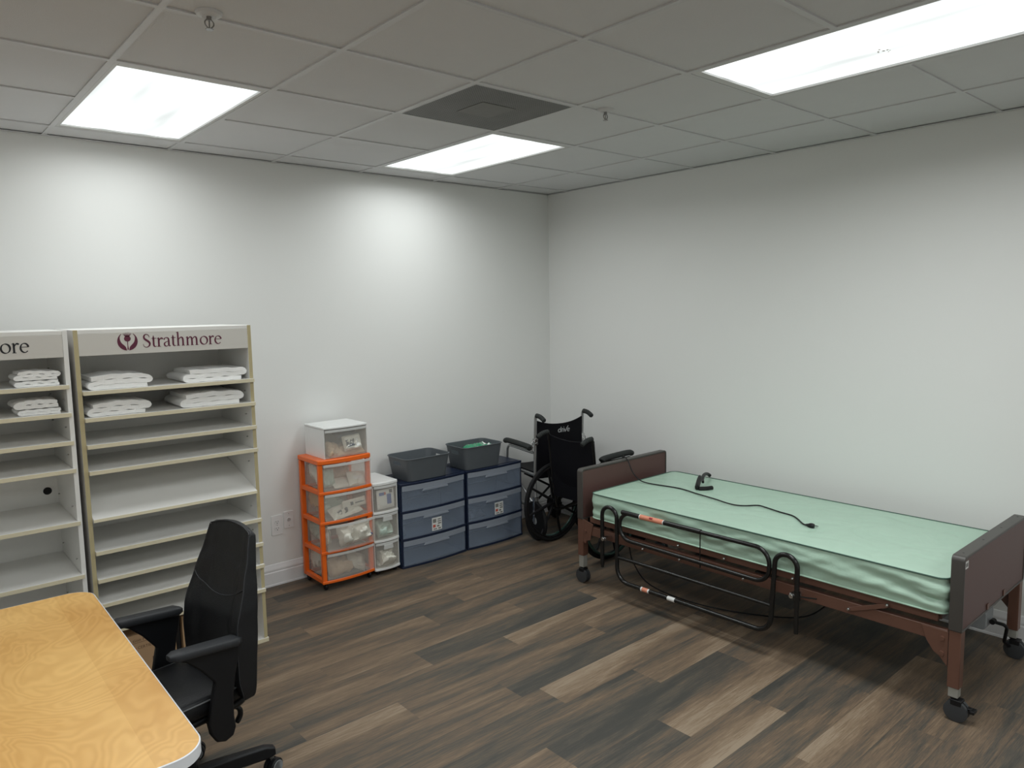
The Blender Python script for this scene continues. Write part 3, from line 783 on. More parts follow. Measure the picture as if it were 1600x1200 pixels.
def drawer(r, x0, x1, yf, yb, z0, z1, b, m, mrim, handle=True, pull=0.0, hm=None, lip=.016):
    """an open-topped see-through bin with a bowed front"""
    yf -= pull; yb -= pull
    mb = MB(); t = 0.003; n = 12
    mb.slabgrid(lambda u, v: (x0+(x1-x0)*u, yf+bow(u, b), z0+(z1-z0)*v), n, 4, (0, t, 0))
    mb.box(x0+.004, x0+.004+t, yf+0.006, yb, z0+.004, z1-0.02); mb.box(x1-.004-t, x1-.004, yf+0.006, yb, z0+.004, z1-0.02)
    mb.box(x0+.008, x1-.008, yf+0.006, yb, z0+.003, z0+.006); mb.box(x0+.008, x1-.008, yb-t, yb, z0+.006, z1-0.02)
    d = obj('drawer', mb, m, r, smooth=40)
    mb = MB(); bowbar(mb, x0, x1, yf-0.006, 0.0055, z1-lip, z1, b)
    obj('drawer_lip', mb, mrim, d, bevel=0.001)
    if handle:
        w = (x1-x0); cx = (x0+x1)/2; hw = w*0.19
        mb = MB()
        mb.slabgrid(lambda u, v: (cx-hw*(1+0.12*(1-v))+2*hw*(1+0.12*(1-v))*u, yf+bow((cx-hw+2*hw*u-x0)/w, b)-0.010, z1-lip-(.030 if lip < .02 else .016)*(1-v)), 8, 1, (0, 0.009, 0))
        obj('handle', mb, hm or mrim, d, bevel=0.002)
    return d

def caster(parent, x, y, z, rad, m=None, w=0.018):
    mb = MB(); mb.lathe([(0.004, -w/2), (rad*.85, -w/2), (rad, -w/4), (rad, w/4), (rad*.85, w/2), (0.004, w/2)], (x, y, z+rad), 'x', 20)
    mb.box(x-w/2-.002, x+w/2+.002, y-rad*.5, y+rad*.7, z+rad*1.2, z+rad*2.1)
    return obj('caster', mb, m or M['black'], parent, bevel=0.001)

def pack(name, lab, cat, loc, size, m, rot=(0, 0, 0), crumple=0.25, seed=1, group=None, decals=None, parent=None):
    """a soft packet: puffed rounded slab with creases"""
    sx, sy, sz = size; mb = MB(); NU, NV = 14, 10
    def top(sgn):
        def f(u, v):
            a, b = 2*u-1, 2*v-1
            e = max(0, (1-abs(a)**5))*max(0, (1-abs(b)**5))
            nz_ = noise.noise(Vector((a*2.2+seed, b*2.2, seed*1.7+sgn)))+0.5*noise.noise(Vector((a*5+seed, b*5, seed+sgn)))
            h = sz/2*(e**0.5)*(1+crumple*nz_*1.3)
            return (a*sx/2*(1+0.05*crumple*noise.noise(Vector((b*4, seed, 0)))), b*sy/2*(1+0.1*crumple*noise.noise(Vector((a*4, seed, 3)))), sgn*h+sz/2)
        return f
    A = mb.grid(top(1), NU, NV)
    B = [[None]*(NV+1) for _ in range(NU+1)]
    fb = top(-1)
    for i in range(NU+1):
        for j in range(NV+1):
            B[i][j] = A[i][j] if i in (0, NU) or j in (0, NV) else mb.V(fb(i/NU, j/NV))
    for i in range(NU):
        for j in range(NV): mb.F(B[i][j], B[i][j+1], B[i+1][j+1], B[i+1][j])
    if decals:
        for (u0, u1, v0, v1, mi) in decals:
            mb.mi = mi
            f = top(1)
            def g(u, v): 
                p = f(u0+(u1-u0)*u, v0+(v1-v0)*v); return (p[0], p[1], p[2]+0.0008)
            mb.grid(g, 4, 4)
    o = obj(name, mb, [m, M['packink'], M['packblue'], M['packred'], M['labelwhite']], None, smooth=50, loc=loc)
    o.rotation_euler = rot
    tag(o, lab, cat, group)
    return o

# --- orange tower
OX0, OX1, OYF, OYB = -2.345, -1.970, -0.335, -0.045
r = thing('drawer_tower', 'orange framed tower of four clear drawers on black casters', 'drawer tower', ((OX0+OX1)/2, -0.2, 0))
def kids(root):
    out = []
    for c in bpy.data.objects:
        if c.parent == root: out.append(c); out += kids(c)
    return out
def settle(root):
    done = set()
    for c in kids(root):
        if c.type == 'MESH' and c.data.name not in done:
            c.data.transform(Matrix.Translation(-root.location)); done.add(c.data.name)
Z0, Z1 = 0.045, 0.845; cell = (Z1-0.03-Z0)/4
B_ = 0.020
mb = MB(); bowprism(mb, OX0, OX1, OYF, OYB, Z1-0.030, Z1, B_); 
obj('top_panel', mb, M['orange'], r, bevel=0.006, seg=3)
mb = MB()
for x in (OX0+.004, OX1-.034): mb.box(x, x+0.030, OYF+.004, OYF+.026, Z0, Z1-.031)
for x in (OX0+.004, OX1-.034): mb.box(x, x+0.030, OYB-.032, OYB-.004, Z0, Z1-.031)
for i in range(4):
    z = Z0+cell*i
    bowbar(mb, OX0, OX1, OYF, 0.012, z, z+0.018, B_)
    for x in (OX0+.005, OX1-.029): mb.box(x, x+0.024, OYF+.027, OYB-.033, z-0.0, z+0.028)
    mb.box(OX0+.034, OX1-.034, OYB-.03, OYB-.01, z, z+0.02)
obj('frame', mb, M['orange'], r, bevel=0.003)
for i in range(4):
    z = Z0+cell*i
    pl = 0.03 if i == 1 else 0.0
    drawer(r, OX0+.036 if not pl else OX0+.03, OX1-.004, OYF-.001, OYB-.04, z+.0195, z+cell-0.003 if not pl else z+cell-0.004, B_, M['clear'], M['clearedge'], handle=False, pull=pl)
for x in (OX0+.03, OX1-.03):
    for y in (OYF+.025, OYB-.03): caster(r, x, y, 0, 0.021)
settle(r)
GP = 'medical packets in the orange tower'
zf = lambda i: Z0+cell*i+.028
pack('medical_packet', 'white pointed packet leaning in the orange tower\'s top drawer', 'packet', (-2.055, -0.275, zf(3)+.02), (0.15, 0.10, 0.04), M['pack'], (1.05, 0.12, 0.15), .5, 2, GP, [(.2, .8, .35, .65, 4)])
pack('medical_packet', 'flat white sleeve lying low in the orange tower\'s top drawer', 'packet', (-2.13, -0.27, zf(3)+.004), (0.20, 0.09, 0.03), M['pack'], (0.55, 0.05, 0.05), .4, 3, GP)
pack('medical_packet', 'upright pale green packet in the orange tower\'s top drawer', 'packet', (-2.255, -0.25, zf(3)+.06), (0.09, 0.12, 0.05), M['packgreen'], (1.3, 0, 0.1), .5, 4, GP)
pack('medical_packet', 'tan packet at the back of the orange tower\'s top drawer', 'packet', (-2.13, -0.17, zf(3)+.06), (0.15, 0.11, 0.05), M['packtan'], (1.0, 0.1, 0.0), .6, 5, GP)
pack('medical_packet', 'long printed white sleeve across the orange tower\'s second drawer', 'packet', (-2.09, -0.300, zf(2)+.068), (0.17, 0.055, 0.022), M['pack'], (1.35, -0.06, 0.02), .3, 6, GP, [(.30, .42, .3, .7, 1), (.5, .9, .4, .55, 1)])
pack('medical_packet', 'crumpled white packet under the long sleeve, orange tower\'s second drawer', 'packet', (-2.15, -0.285, zf(2)+.012), (0.22, 0.10, 0.045), M['pack'], (0.6, -0.1, 0.1), .7, 7, GP, [(.15, .3, .2, .4, 1), (.4, .5, .2, .4, 1)])
pack('medical_packet', 'bluish packet at the back of the orange tower\'s second drawer', 'packet', (-2.2, -0.17, zf(2)+.05), (0.18, 0.12, 0.06), M['packgreen'], (0.9, 0, 0.1), .7, 8, GP)
pack('medical_bag', 'big crinkled white bag filling the orange tower\'s third drawer', 'bag', (-2.11, -0.285, zf(1)+.062), (0.235, 0.13, 0.10), M['pack'], (1.25, -0.08, 0.02), .8, 9, GP, [(.9, .95, .75, .85, 2), (.9, .95, .1, .2, 2)])
pack('medical_packet', 'grey packet at the left end of the orange tower\'s third drawer', 'packet', (-2.27, -0.20, zf(1)+.05), (0.08, 0.12, 0.05), M['pack'], (1.3, 0, 0.2), .5, 10, GP)
pack('medical_packet', 'pale bundle resting in the orange tower\'s lowest drawer', 'packet', (-2.20, -0.25, zf(0)+.004), (0.17, 0.13, 0.08), M['packtan'], (0.3, 0, 0.15), .6, 11, GP)
pack('medical_packet', 'slanting white packet in the orange tower\'s lowest drawer', 'packet', (-2.07, -0.23, zf(0)+.03), (0.15, 0.12, 0.05), M['pack'], (0.9, 0.5, 0.1), .6, 12, GP)

for i_, (mm, lab_) in enumerate(((M['pack'], 'pale packet behind the side window of the orange tower\'s lowest drawer'), (M['packgreen'], 'greenish packet behind the side window of the orange tower\'s third drawer'),
                             (M['packtan'], 'tan packet behind the side window of the orange tower\'s second drawer'), (M['pack'], 'white packet behind the side window of the orange tower\'s top drawer'))):
    pack('medical_packet', lab_, 'packet', (-2.290, -0.17, zf(i_)+.055), (0.035, 0.15, 0.10), mm, (0.25*(i_-1.5), 0, 0), .6, 50+i_, GP)

# --- single white box drawer on top of the orange tower
BX0, BX1, BYF, BYB = -2.290, -1.985, -0.325, -0.055
r = thing('drawer_box', 'single white plastic drawer box on top of the orange tower', 'drawer box', ((BX0+BX1)/2, -0.19, Z1+0.0005))
z0, z1 = Z1+0.0005, 1.046
mb = MB(); bowprism(mb, BX0-.003, BX1+.003, BYF-.002, BYB, z1-0.014, z1, .015); obj('lid', mb, M['white'], r, bevel=0.004, seg=3)
mb = MB(); mb.prism(rrect(BX0+.02, BX1-.02, BYF+.02, BYB-.02, .01, 3), z1+0.0002, z1+0.0012, 'z'); obj('lid_panel', mb, M['white'], r, bevel=0.0005)
mb = MB(); mb.box(BX0, BX0+.004, BYF, BYB-.002, z0, z1-.0145); mb.box(BX1-.004, BX1, BYF, BYB-.002, z0, z1-.0145); mb.box(BX0+.004, BX1-.004, BYB-.006, BYB-.002, z0, z1-.0145)
mb.box(BX0+.004, BX1-.004, BYF+.01, BYB-.006, z0, z0+.004)
obj('housing', mb, M['white'], r, bevel=0.001)
drawer(r, BX0+.006, BX1-.006, BYF, BYB-.01, z0+.006, z1-.018, .014, M['clear'], M['clearedge'], handle=False)
settle(r)
pack('medical_packet', 'white packet with a dark printed label inside the top white box', 'packet', (-2.09, -0.29, z0+.075), (0.13, 0.10, 0.045), M['pack'], (1.25, -0.05, 0.05), .5, 14, 'packets in the white box drawer', [(.1, .55, .25, .7, 1), (.14, .5, .3, .38, 4), (.14, .5, .5, .56, 4), (.62, .82, .2, .85, 4), (.66, .78, .4, .65, 1)])
pack('medical_packet', 'tan wrinkled packet on the bottom of the top white box', 'packet', (-2.10, -0.26, z0+.012), (0.20, 0.12, 0.05), M['packtan'], (0.4, 0, 0), .7, 15, 'packets in the white box drawer')
pack('medical_packet', 'beige packet at the left end of the top white box', 'packet', (-2.23, -0.26, z0+.03), (0.09, 0.11, 0.06), M['packtan'], (0.9, 0.2, 0.3), .7, 16, 'packets in the white box drawer')
pack('folded_sleeve', 'dark edged clear sleeve on top of the packets in the top white box', 'packet', (-2.10, -0.24, z0+.125), (0.16, 0.12, 0.02), M['packdark'], (0.25, 0, 0), .8, 17, 'packets in the white box drawer')

# --- white three drawer tower
WX0, WX1, WYF, WYB = -1.962, -1.766, -0.325, -0.03
r = thing('drawer_tower', 'slim white tower of three clear drawers between orange and blue units', 'drawer tower', ((WX0+WX1)/2, -0.18, 0))
Z0w, Z1w = 0.03, 0.632; cw = (Z1w-.02-Z0w)/3
mb = MB(); bowprism(mb, WX0, WX1, WYF, WYB, Z1w-.022, Z1w, .016); obj('top_panel', mb, M['white'], r, bevel=0.005, seg=3)
mb = MB(); mb.prism(rrect(WX0+.015, WX1-.015, WYF+.02, WYB-.02, .01, 3), Z1w+0.0002, Z1w+0.0015, 'z'); obj('top_inset', mb, M['white'], r, bevel=0.0006)
mb = MB(); mb.box(WX0+.002, WX0+.008, WYF+.004, WYB, Z0w, Z1w-.023); mb.box(WX1-.008, WX1-.002, WYF+.004, WYB, Z0w, Z1w-.023); mb.box(WX0+.008, WX1-.008, WYB-.006, WYB, Z0w, Z1w-.023)
for i in range(3):
    z = Z0w+cw*i; bowprism(mb, WX0+.001, WX1-.001, WYF, WYB-.007, z, z+.016, .016)
obj('frame', mb, M['white'], r, bevel=0.002)
for i in range(3):
    z = Z0w+cw*i; drawer(r, WX0+.010, WX1-.010, WYF+.001, WYB-.012, z+.0175, z+cw-.004, .015, M['clear'], M['clearedge'], handle=i < 2)
for x in (WX0+.03, WX1-.03):
    for y in (WYF+.02, WYB-.03): caster(r, x, y, 0, 0.0135)
settle(r)
pack('medical_packet', 'white packet with blue printing in the slim white tower\'s top drawer', 'packet', (-1.862, -0.313, Z0w+cw*2+.095), (0.135, 0.130, 0.016), M['labelwhite'], (1.5, 0, 0.02), .1, 21, 'packets in the slim white tower', [(.12, .40, .70, .86, 2), (.40, .5, .72, .86, 3), (.55, .80, .22, .74, 2), (.2, .35, .2, .6, 4), (.70, .88, .78, .95, 1)])
pack('medical_packet', 'bulging clear pouch in the slim white tower\'s middle drawer', 'packet', (-1.87, -0.26, Z0w+cw+.07), (0.12, 0.12, 0.07), M['packgreen'], (1.1, 0, 0), .6, 22, 'packets in the slim white tower')
pack('medical_packet', 'cream cloth bundle in the slim white tower\'s lowest drawer', 'packet', (-1.865, -0.27, Z0w+.05), (0.11, 0.10, 0.09), M['pack'], (0.9, 0, 0), .6, 23, 'packets in the slim white tower')
pack('medical_packet', 'cream slab under the bundle in the slim white tower\'s lowest drawer', 'packet', (-1.865, -0.27, Z0w+.024), (0.13, 0.10, 0.03), M['pack'], (0.1, 0, 0), .4, 24, 'packets in the slim white tower')

# --- navy units
def navy_unit(x0, x1, lab, dz=0.0, sticker_x=0.0):
    yf, yb = -0.345, -0.025
    r = thing('drawer_unit', lab, 'drawer unit', ((x0+x1)/2, -0.19, 0), 0, 'wide navy three-drawer units')
    Zt = 0.598+dz; n = 3; cz = (Zt-.018)/3
    mb = MB(); bowprism(mb, x0, x1, yf-.002, yb, Zt-.020, Zt-.003, .020); obj('top_panel', mb, M['navy'], r, bevel=0.004, seg=3)
    mb = MB(); mb.prism(rrect(x0+.02, x1-.02, yf+.01, yb-.015, .012, 4), Zt-.003, Zt, 'z'); obj('top_inset', mb, M['navy'], r, bevel=0.001)
    mb = MB()
    for x in (x0+.001, x1-.013): mb.box(x, x+0.012, yf+.004, yf+.016, 0, Zt-.021)
    for x in (x0+.001, x1-.013): mb.box(x, x+0.012, yb-.016, yb-.001, 0, Zt-.021)
    for i in range(3):
        z = cz*i; bowbar(mb, x0, x1, yf, 0.012, z, z+.014, .020)
        for x in (x0+.001, x1-.013): mb.box(x, x+0.012, yf+.017, yb-.017, z, z+.014)
        mb.box(x0+.014, x1-.014, yb-.012, yb-.002, z, z+.012)
    obj('frame', mb, M['navy'], r, bevel=0.001)
    mb = MB()
    for i in range(3):
        z = cz*i+.0145
        for x in (x0+.003, x1-.005): mb.box(x, x+.002, yf+.017, yb-.017, z, z+cz-.016)
        mb.box(x0+.014, x1-.014, yb-.004, yb-.002, z, z+cz-.016)
    obj('side_wall', mb, M['navyclear'], r)
    for i in range(3):
        z = cz*i; drawer(r, x0+.014, x1-.014, yf+.001, yb-.02, z+.016, z+cz-.0025, .019, M['cleargrey'], M['smokerim'], handle=True, lip=.036)
    # sticker on the middle drawer
    sx = sticker_x; u = (sx-x0)/(x1-x0)
    mb = MB(); yb_ = yf+bow(u, .019)-.0006
    def S(a0, a1, b0, b1, mi, off):
        mb.mi = mi
        mb.grid(lambda p, q: (sx+a0+(a1-a0)*p, yf+.001+bow((sx+a0+(a1-a0)*p-x0-.014)/(x1-x0-.028), .019)-.0006-off, cz+b0+(b1-b0)*q), 4, 2)
    S(-.042, .042, .030, .122, 0, 0)
    for k, (a0, a1, b0, b1, mi) in enumerate([(-.034, -.006, .085, .112, 1), (.004, .036, .088, .096, 1), (.006, .034, .102, .110, 1), (.008, .036, .072, .082, 1), (-.034, -.012, .052, .072, 2), (.0, .020, .052, .064, 1), (-.030, .0, .036, .044, 1), (.010, .034, .036, .046, 1)]):
        S(a0, a1, b0, b1, mi, .0004)
    obj('sticker', mb, [M['labelwhite'], M['labelgrey'], M['packred']], r, smooth=0, label='white product sticker with grey print')
    settle(r)
    return r
navy_unit(-1.760, -1.206, 'blue framed three-drawer unit next to the slim white tower', 0.0, -1.478)
navy_unit(-1.196, -0.655, 'blue framed three-drawer unit next to the wheelchairs', 0.0, -0.905)
pack('small_parts_bag', 'small dark bag of parts in the blue unit next to the wheelchairs', 'bag', (-1.075, -0.27, 0.212), (0.15, 0.09, 0.05), M['packdark'], (0.2, 0, 0.1), .7, 31)
pack('small_parts_bag', 'small blue-grey pouch in the blue unit beside the slim white tower', 'bag', (-1.715, -0.29, 0.215), (0.035, 0.03, 0.06), M['packdark'], (0, 0, 0), .4, 32)

# --- baskets
def basket(lab, cx, cy, rot, w, d, h, seed=0):
    z = 0.5985
    r = thing('storage_basket', lab, 'basket', (cx, cy, z), rot, 'charcoal plastic baskets on the blue units')
    def ring(hw, hd, rad, zz):
        out = []
        for sx, sy, a0 in ((1, 1, 0), (-1, 1, PI/2), (-1, -1, PI), (1, -1, 1.5*PI)):
            for k in range(7):
                a = a0+PI/2*k/6; out.append((sx*(hw-rad)+rad*math.cos(a), sy*(hd-rad)+rad*math.sin(a), zz))
            if (sx, sy) == (-1, 1): out += [(-hw, 0.045, zz), (-hw, -0.045, zz)]
            if (sx, sy) == (1, -1): out += [(hw, -0.045, zz), (hw, 0.045, zz)]
        return out
    def dims(f, off): return (w/2*(0.855+0.145*f)-off, d/2*(0.86+0.14*f)-off, 0.035+0.012*f)
    lv = [0, 0.02, 0.35, 0.66, 0.82, 0.94, 1.0]
    outer = [ring(*dims(f, 0), h*f) for f in lv]
    inner = [ring(*dims(f, 0.003), max(h*f, 0.004)) for f in lv]
    n = len(outer[0])
    # indices of the handle gaps
    gaps = []
    for k in range(n):
        a, b = outer[3][k], outer[3][(k+1) % n]
        if abs(a[0]-b[0]) < 1e-6 and abs(abs(a[0])-dims(.66, 0)[0]) < 1e-4 and abs(a[1]) < .046 and abs(b[1]) < .046: gaps.append(k)
    mb = MB()
    sk = lambda i, k: (i == 3 and k in gaps)
    O = mb.loft(outer, False, sk); I = mb.loft(inner, False, sk)
    for k in range(n): mb.F(O[-1][k], O[-1][(k+1) % n], I[-1][(k+1) % n], I[-1][k])
    mb.F(*O[0]); mb.F(*I[1])
    for k in gaps:
        l = (k+1) % n
        mb.F(O[3][k], O[3][l], I[3][l], I[3][k]); mb.F(O[4][k], O[4][l], I[4][l], I[4][k]); mb.F(O[3][k], O[4][k], I[4][k], I[3][k]); mb.F(O[3][l], O[4][l], I[4][l], I[3][l])
    obj('basket_body', mb, M['basket'], r, smooth=40)
    mb = MB(); rim = ring(w/2+.002, d/2+.002, .048, h-.001); mb.tube(rim, 0.0035, 8, closed=True); obj('rim', mb, M['basket'], r)
    return r
basket('empty charcoal plastic basket on the blue unit beside the slim tower', -1.522, -0.225, 0.0, 0.375, 0.275, 0.158)
basket('charcoal basket holding a green film package, near the wheelchairs', -1.030, -0.232, -0.02, 0.365, 0.265, 0.168)
pack('film_package', 'shiny green plastic package lying in the charcoal basket', 'package', (-0.995, -0.235, 0.604), (0.215, 0.175, 0.148), M['green'], (0.04, -0.01, 0), .30, 41, None, [(.04, .3, .03, .18, 4), (.72, .93, .15, .6, 4)])

# ------------------------------------------------------------------ wheelchairs
def wheel(mb_t, mb_s, x, y, z, R_, nsp=8, w=0.026, sgn=1):
    mb_t.tube([(x, y+(R_-.014)*math.cos(a), z+(R_-.014)*math.sin(a)) for a in [2*PI*k/48 for k in range(48)]], 0.014, 10, closed=True)
    mb_s.tube([(x, y+(R_-.034)*math.cos(a), z+(R_-.034)*math.sin(a)) for a in [2*PI*k/48 for k in range(48)]], 0.009, 8, closed=True)
    mb_s.cyl((x-.026, y, z), (x+.026, y, z), 0.028, seg=18)
    for k in range(nsp):
        a = 2*PI*(k+.3)/nsp; c, s_ = math.cos(a), math.sin(a)
        mb_s.tube([(x, y+.02*c, z+.02*s_), (x, y+(R_-.034)*c, z+(R_-.034)*s_)], [0.013, 0.008], 8)

def grip(mb, a, b):
    a, b = Vector(a), Vector(b); n = 14; P = []; R_ = []
    for k in range(n+1):
        t = k/n; p = a.lerp(b, t)+Vector((0, 0, 0.010*math.sin(t*PI))); P.append(p); R_.append(0.0165+(0.002 if k % 2 else -0.001))
    R_[0] = .012; R_[-1] = .014
    mb.tube(P, R_, 12)

# front chair : black, big wheels, facing the right wall (local +y forward)
r = thing('wheelchair', 'black wheelchair with big hand-rim wheels by the bed headboard', 'wheelchair', (-0.570, -0.893, 0), -PI/2)
TR = 0.275
for s_ in (-1, 1):
    a, b = MB(), MB(); wheel(a, b, s_*TR, 0, 0.305, 0.305, 8)
    t_ = obj('wheel', b, M['black'], r); obj('tire', a, M['tire'], t_)
    c = MB(); c.tube([(s_*(TR+.024), .268*math.cos(q), .305+.268*math.sin(q)) for q in [2*PI*k/48 for k in range(48)]], 0.0095, 10, closed=True)
    for k in range(4):
        q = 2*PI*(k+.3)/4; c.cyl((s_*(TR+.002), .27*math.cos(q), .305+.27*math.sin(q)), (s_*(TR+.024), .268*math.cos(q), .305+.268*math.sin(q)), .005, seg=8)
    obj('hand_rim', c, M['rimgreen'], t_, label='dark green-black hand rim')
    mb = MB()
    mb.tube(fillet([(s_*.215, -.03, .28), (s_*.22, -.065, .50), (s_*.22, -.105, .845), (s_*.22, -.115, .862), (s_*.22, -.13, .862)], [0, .2, .03, .02, 0]), 0.0112, 12)
    mb.tube(fillet([(s_*.215, -.04, .26), (s_*.215, .40, .26), (s_*.215, .42, .50), (s_*.215, -.06, .50)], .06), 0.0112, 12)
    mb.tube(fillet([(s_*.225, -.06, .52), (s_*.225, -.06, .675), (s_*.225, .32, .675), (s_*.225, .33, .50)], .05), 0.0105, 12)
    mb.tube([(s_*.215, 0, .26), (s_*.215, 0, .50)], .0105, 10)
    mb.cyl((s_*.20, 0, .305), (s_*(TR-.02), 0, .305), .009, seg=12)
    mb.tube(fillet([(s_*.22, .10, .50), (s_*.24, .14, .52), (s_*.255, .21, .60)], .03), .007, 8)
    if s_ == 1: mb.tube([(-.20, .05, .27), (.20, .12, .49)], .009, 10); mb.tube([(.20, .05, .27), (-.20, .12, .49)], .009, 10); mb.cyl((0, .085, .38), (0, .10, .38), .02, seg=14)
    obj('side_frame', mb, M['blacktube'], r)
    mb = MB(); grip(mb, (s_*.22, -.105, .860), (s_*.222, -.215, .832)); obj('push_grip', mb, M['foam'], r)
    mb = MB(); P = smoothpath([(s_*.225, -.02, .690), (s_*.225, .02, .706), (s_*.225, .26, .712), (s_*.225, .31, .700)], 5); mb.tube(P, [.014]+[.021]*(len(P)-2)+[.014], 12, rx=1.3); obj('arm_pad', mb, M['foam'], r)
    mb = MB(); mb.lathe([(.004, -.013), (.085, -.013), (.10, -.008), (.10, .008), (.085, .013), (.004, .013)], (s_*.21, .42, .10), 'x', 28); cw_ = obj('front_caster', mb, M['tire'], r)
    mb = MB(); mb.box(s_*.21-.019, s_*.21-.015, .40, .44, .09, .215); mb.box(s_*.21+.015, s_*.21+.019, .40, .44, .09, .215); mb.box(s_*.21-.019, s_*.21+.019, .40, .44, .215, .222); mb.cyl((s_*.21, .42, .222), (s_*.21, .40, .27), .012, seg=12)
    obj('fork', mb, M['blacktube'], cw_, bevel=.001)
def sling(x, y0, z0, y1, z1, sag, topsag=0.02):
    return lambda u, v: (-x+2*x*u, y0+(y1-y0)*v-sag*(1-(2*u-1)**2)*math.sin(PI*min(1, v+.3)*.8), z0+(z1-z0)*v-(topsag*(1-(2*u-1)**2) if v > .99 else topsag*(1-(2*u-1)**2)*v))
mb = MB(); mb.slabgrid(sling(.228, -.070, .47, -.104, .845, .02, .025), 16, 8, (0, .012, 0)); obj('backrest', mb, M['wcvinyl'], r, bevel=.003)
mb = MB(); mb.slabgrid(lambda u, v: (-.215+.43*u, -.04+.44*v, .515-.03*(1-(2*u-1)**2)), 14, 6, (0, 0, .012)); obj('seat', mb, M['wcvinyl'], r, bevel=.003)
mb = MB(); mb.tube([(-.21, -.09, .858), (0, -.095, .838), (.21, -.09, .858)], .008, 8); 
mb = MB(); mb.box(-.19, .19, -.086, -.080, .38, .56); obj('seat_pocket', mb, M['wcvinyl'], r, bevel=.003)
for s_ in (-1, 1):
    mb = MB(); mb.tube(fillet([(s_*.19, .42, .44), (s_*.19, .46, .30), (s_*.19, .50, .15)], .06), .010, 10); 
    mb.box(s_*.10-.075, s_*.10+.075, .43, .55, .135, .147)
    obj('footrest', mb, M['black'], r, bevel=.002)

# rear chair : silver transport chair facing the left wall
r = thing('transport_chair', 'silver-framed transport wheelchair with logo on its black back, in the corner', 'wheelchair', (-0.425, -0.455, 0), -0.2)
HW = 0.215
for s_ in (-1, 1):
    mb = MB()
    mb.tube(fillet([(s_*HW, -.10, .15), (s_*HW, -.085, .50), (s_*HW, -.105, .935), (s_*HW, -.108, .958), (s_*HW, -.13, .960)], [0, .3, .2, .025, 0]), .0115, 12)
    mb.tube(fillet([(s_*HW, -.09, .50), (s_*HW, .34, .50), (s_*HW, .36, .20)], .07), .0115, 12)
    mb.tube([(s_*HW, -.09, .24), (s_*HW, .355, .24)], .0105, 10)
    mb.tube(fillet([(s_*(HW+.012), -.085, .675), (s_*(HW+.015), .31, .680), (s_*(HW+.015), .32, .50)], .05), .010, 12)
    mb.tube([(s_*HW, -.07, .26), (s_*HW*.99, .30, .49)], .008, 8)
    obj('side_frame', mb, M['alu'], r)
    mb = MB(); mb.box(s_*HW-.014, s_*HW+.014, -.115, -.080, .735, .785); mb.tube(fillet([(s_*HW+s_*.008, -.085, .77), (s_*HW+s_*.03, -.10, .76), (s_*HW+s_*.03, -.10, .69), (s_*HW+s_*.01, -.09, .68)], .012), .0035, 8)
    mb.cyl((s_*HW, -.12, .75), (s_*HW, -.075, .75), .008, seg=10)
    obj('fold_latch', mb, M['chrome'], r, bevel=.002, label='chrome folding latch')
    mb = MB(); grip(mb, (s_*HW, -.118, .963), (s_*HW+.004, -.225, .935)); obj('push_grip', mb, M['foam'], r)
    mb = MB(); P = smoothpath([(s_*(HW+.014), -.05, .700), (s_*(HW+.014), .0, .712), (s_*(HW+.014), .29, .714), (s_*(HW+.014), .345, .704)], 5); mb.tube(P, [.014]+[.021]*(len(P)-2)+[.014], 12, rx=1.25); obj('arm_pad', mb, M['foam'], r)
    for (yy, rad, nm) in ((-.10, .150, 'rear_wheel'), (.33, .10, 'front_caster')):
        a, b = MB(), MB(); 
        a.lathe([(rad-.022, -.012), (rad-.006, -.013), (rad, -.006), (rad, .006), (rad-.006, .013), (rad-.022, .012)], (s_*(HW+.005), yy, rad), 'x', 32)
        b.lathe([(.004, -.016), (.02, -.014), (rad*.4, -.005), (rad-.02, -.009), (rad-.02, .009), (rad*.4, .005), (.02, .014), (.004, .016)], (s_*(HW+.005), yy, rad), 'x', 32)
        w_ = obj(nm, b, M['grey'], r); obj('tire', a, M['tire'], w_)
        mb = MB()
        for q in (-1, 1): mb.box(s_*(HW+.005)+q*.018-.002, s_*(HW+.005)+q*.018+.002, yy-.012, yy+.012, rad*.9, rad*2+.03)
        mb.box(s_*(HW+.005)-.02, s_*(HW+.005)+.02, yy-.012, yy+.012, rad*2+.03, rad*2+.036)
        obj('fork', mb, M['chrome'], w_, bevel=.001)
mb = MB(); mb.tube([(-.2, -.02, .25), (.2, .10, .48)], .009, 10); mb.tube([(.2, -.02, .25), (-.2, .10, .48)], .009, 10); obj('cross_brace', mb, M['black'], r)
mb = MB()
def backf(u, v):
    x = -.222+.444*u; lift = abs(2*u-1)**2.2
    top = .885+.045*lift
    z = .47+(top-.47)*v
    return (x, -.092-.018*v-.012*(1-(2*u-1)**2), z)
mb.slabgrid(backf, 18, 8, (0, .012, 0)); bk = obj('backrest', mb, M['wcvinyl'], r, bevel=.003)
# logo lettering on the outside of the backrest
mb = MB()
def lg(strokes, u0, sc, z0, slant=.30):
    for st in strokes:
        ribbon(mb, [(p[0]+slant*p[1]*.4, p[1], p[2]) for p in st], -.1285, -.1265, lambda u: u0+u*sc, lambda v: z0+v*sc)
sc = .030; z_ = .818; u_ = -.030
lg([ring_pts(.45, .45, .36, .40, .13, .13, 0, 350, 14), [(.85, 1.35, .14), (.85, .7, .14), (.85, .02, .14)]], u_, sc, z_)
lg([[(.12, .9, .14), (.12, .4, .14), (.12, .02, .14)], [(.15, .62, .10), (.30, .86, .12), (.48, .88, .13)]], u_+1.08*sc, sc, z_)
lg([[(.1, .85, .14), (.1, .4, .14), (.1, .02, .14)], [(.1, 1.15, .14), (.1, 1.3, .14)]], u_+1.62*sc, sc, z_)
lg([[(.05, .88, .14), (.2, .45, .14), (.36, .02, .14)], [(.36, .02, .12), (.7, .8, .13), (1.15, 1.5, .10)]], u_+1.88*sc, sc, z_)
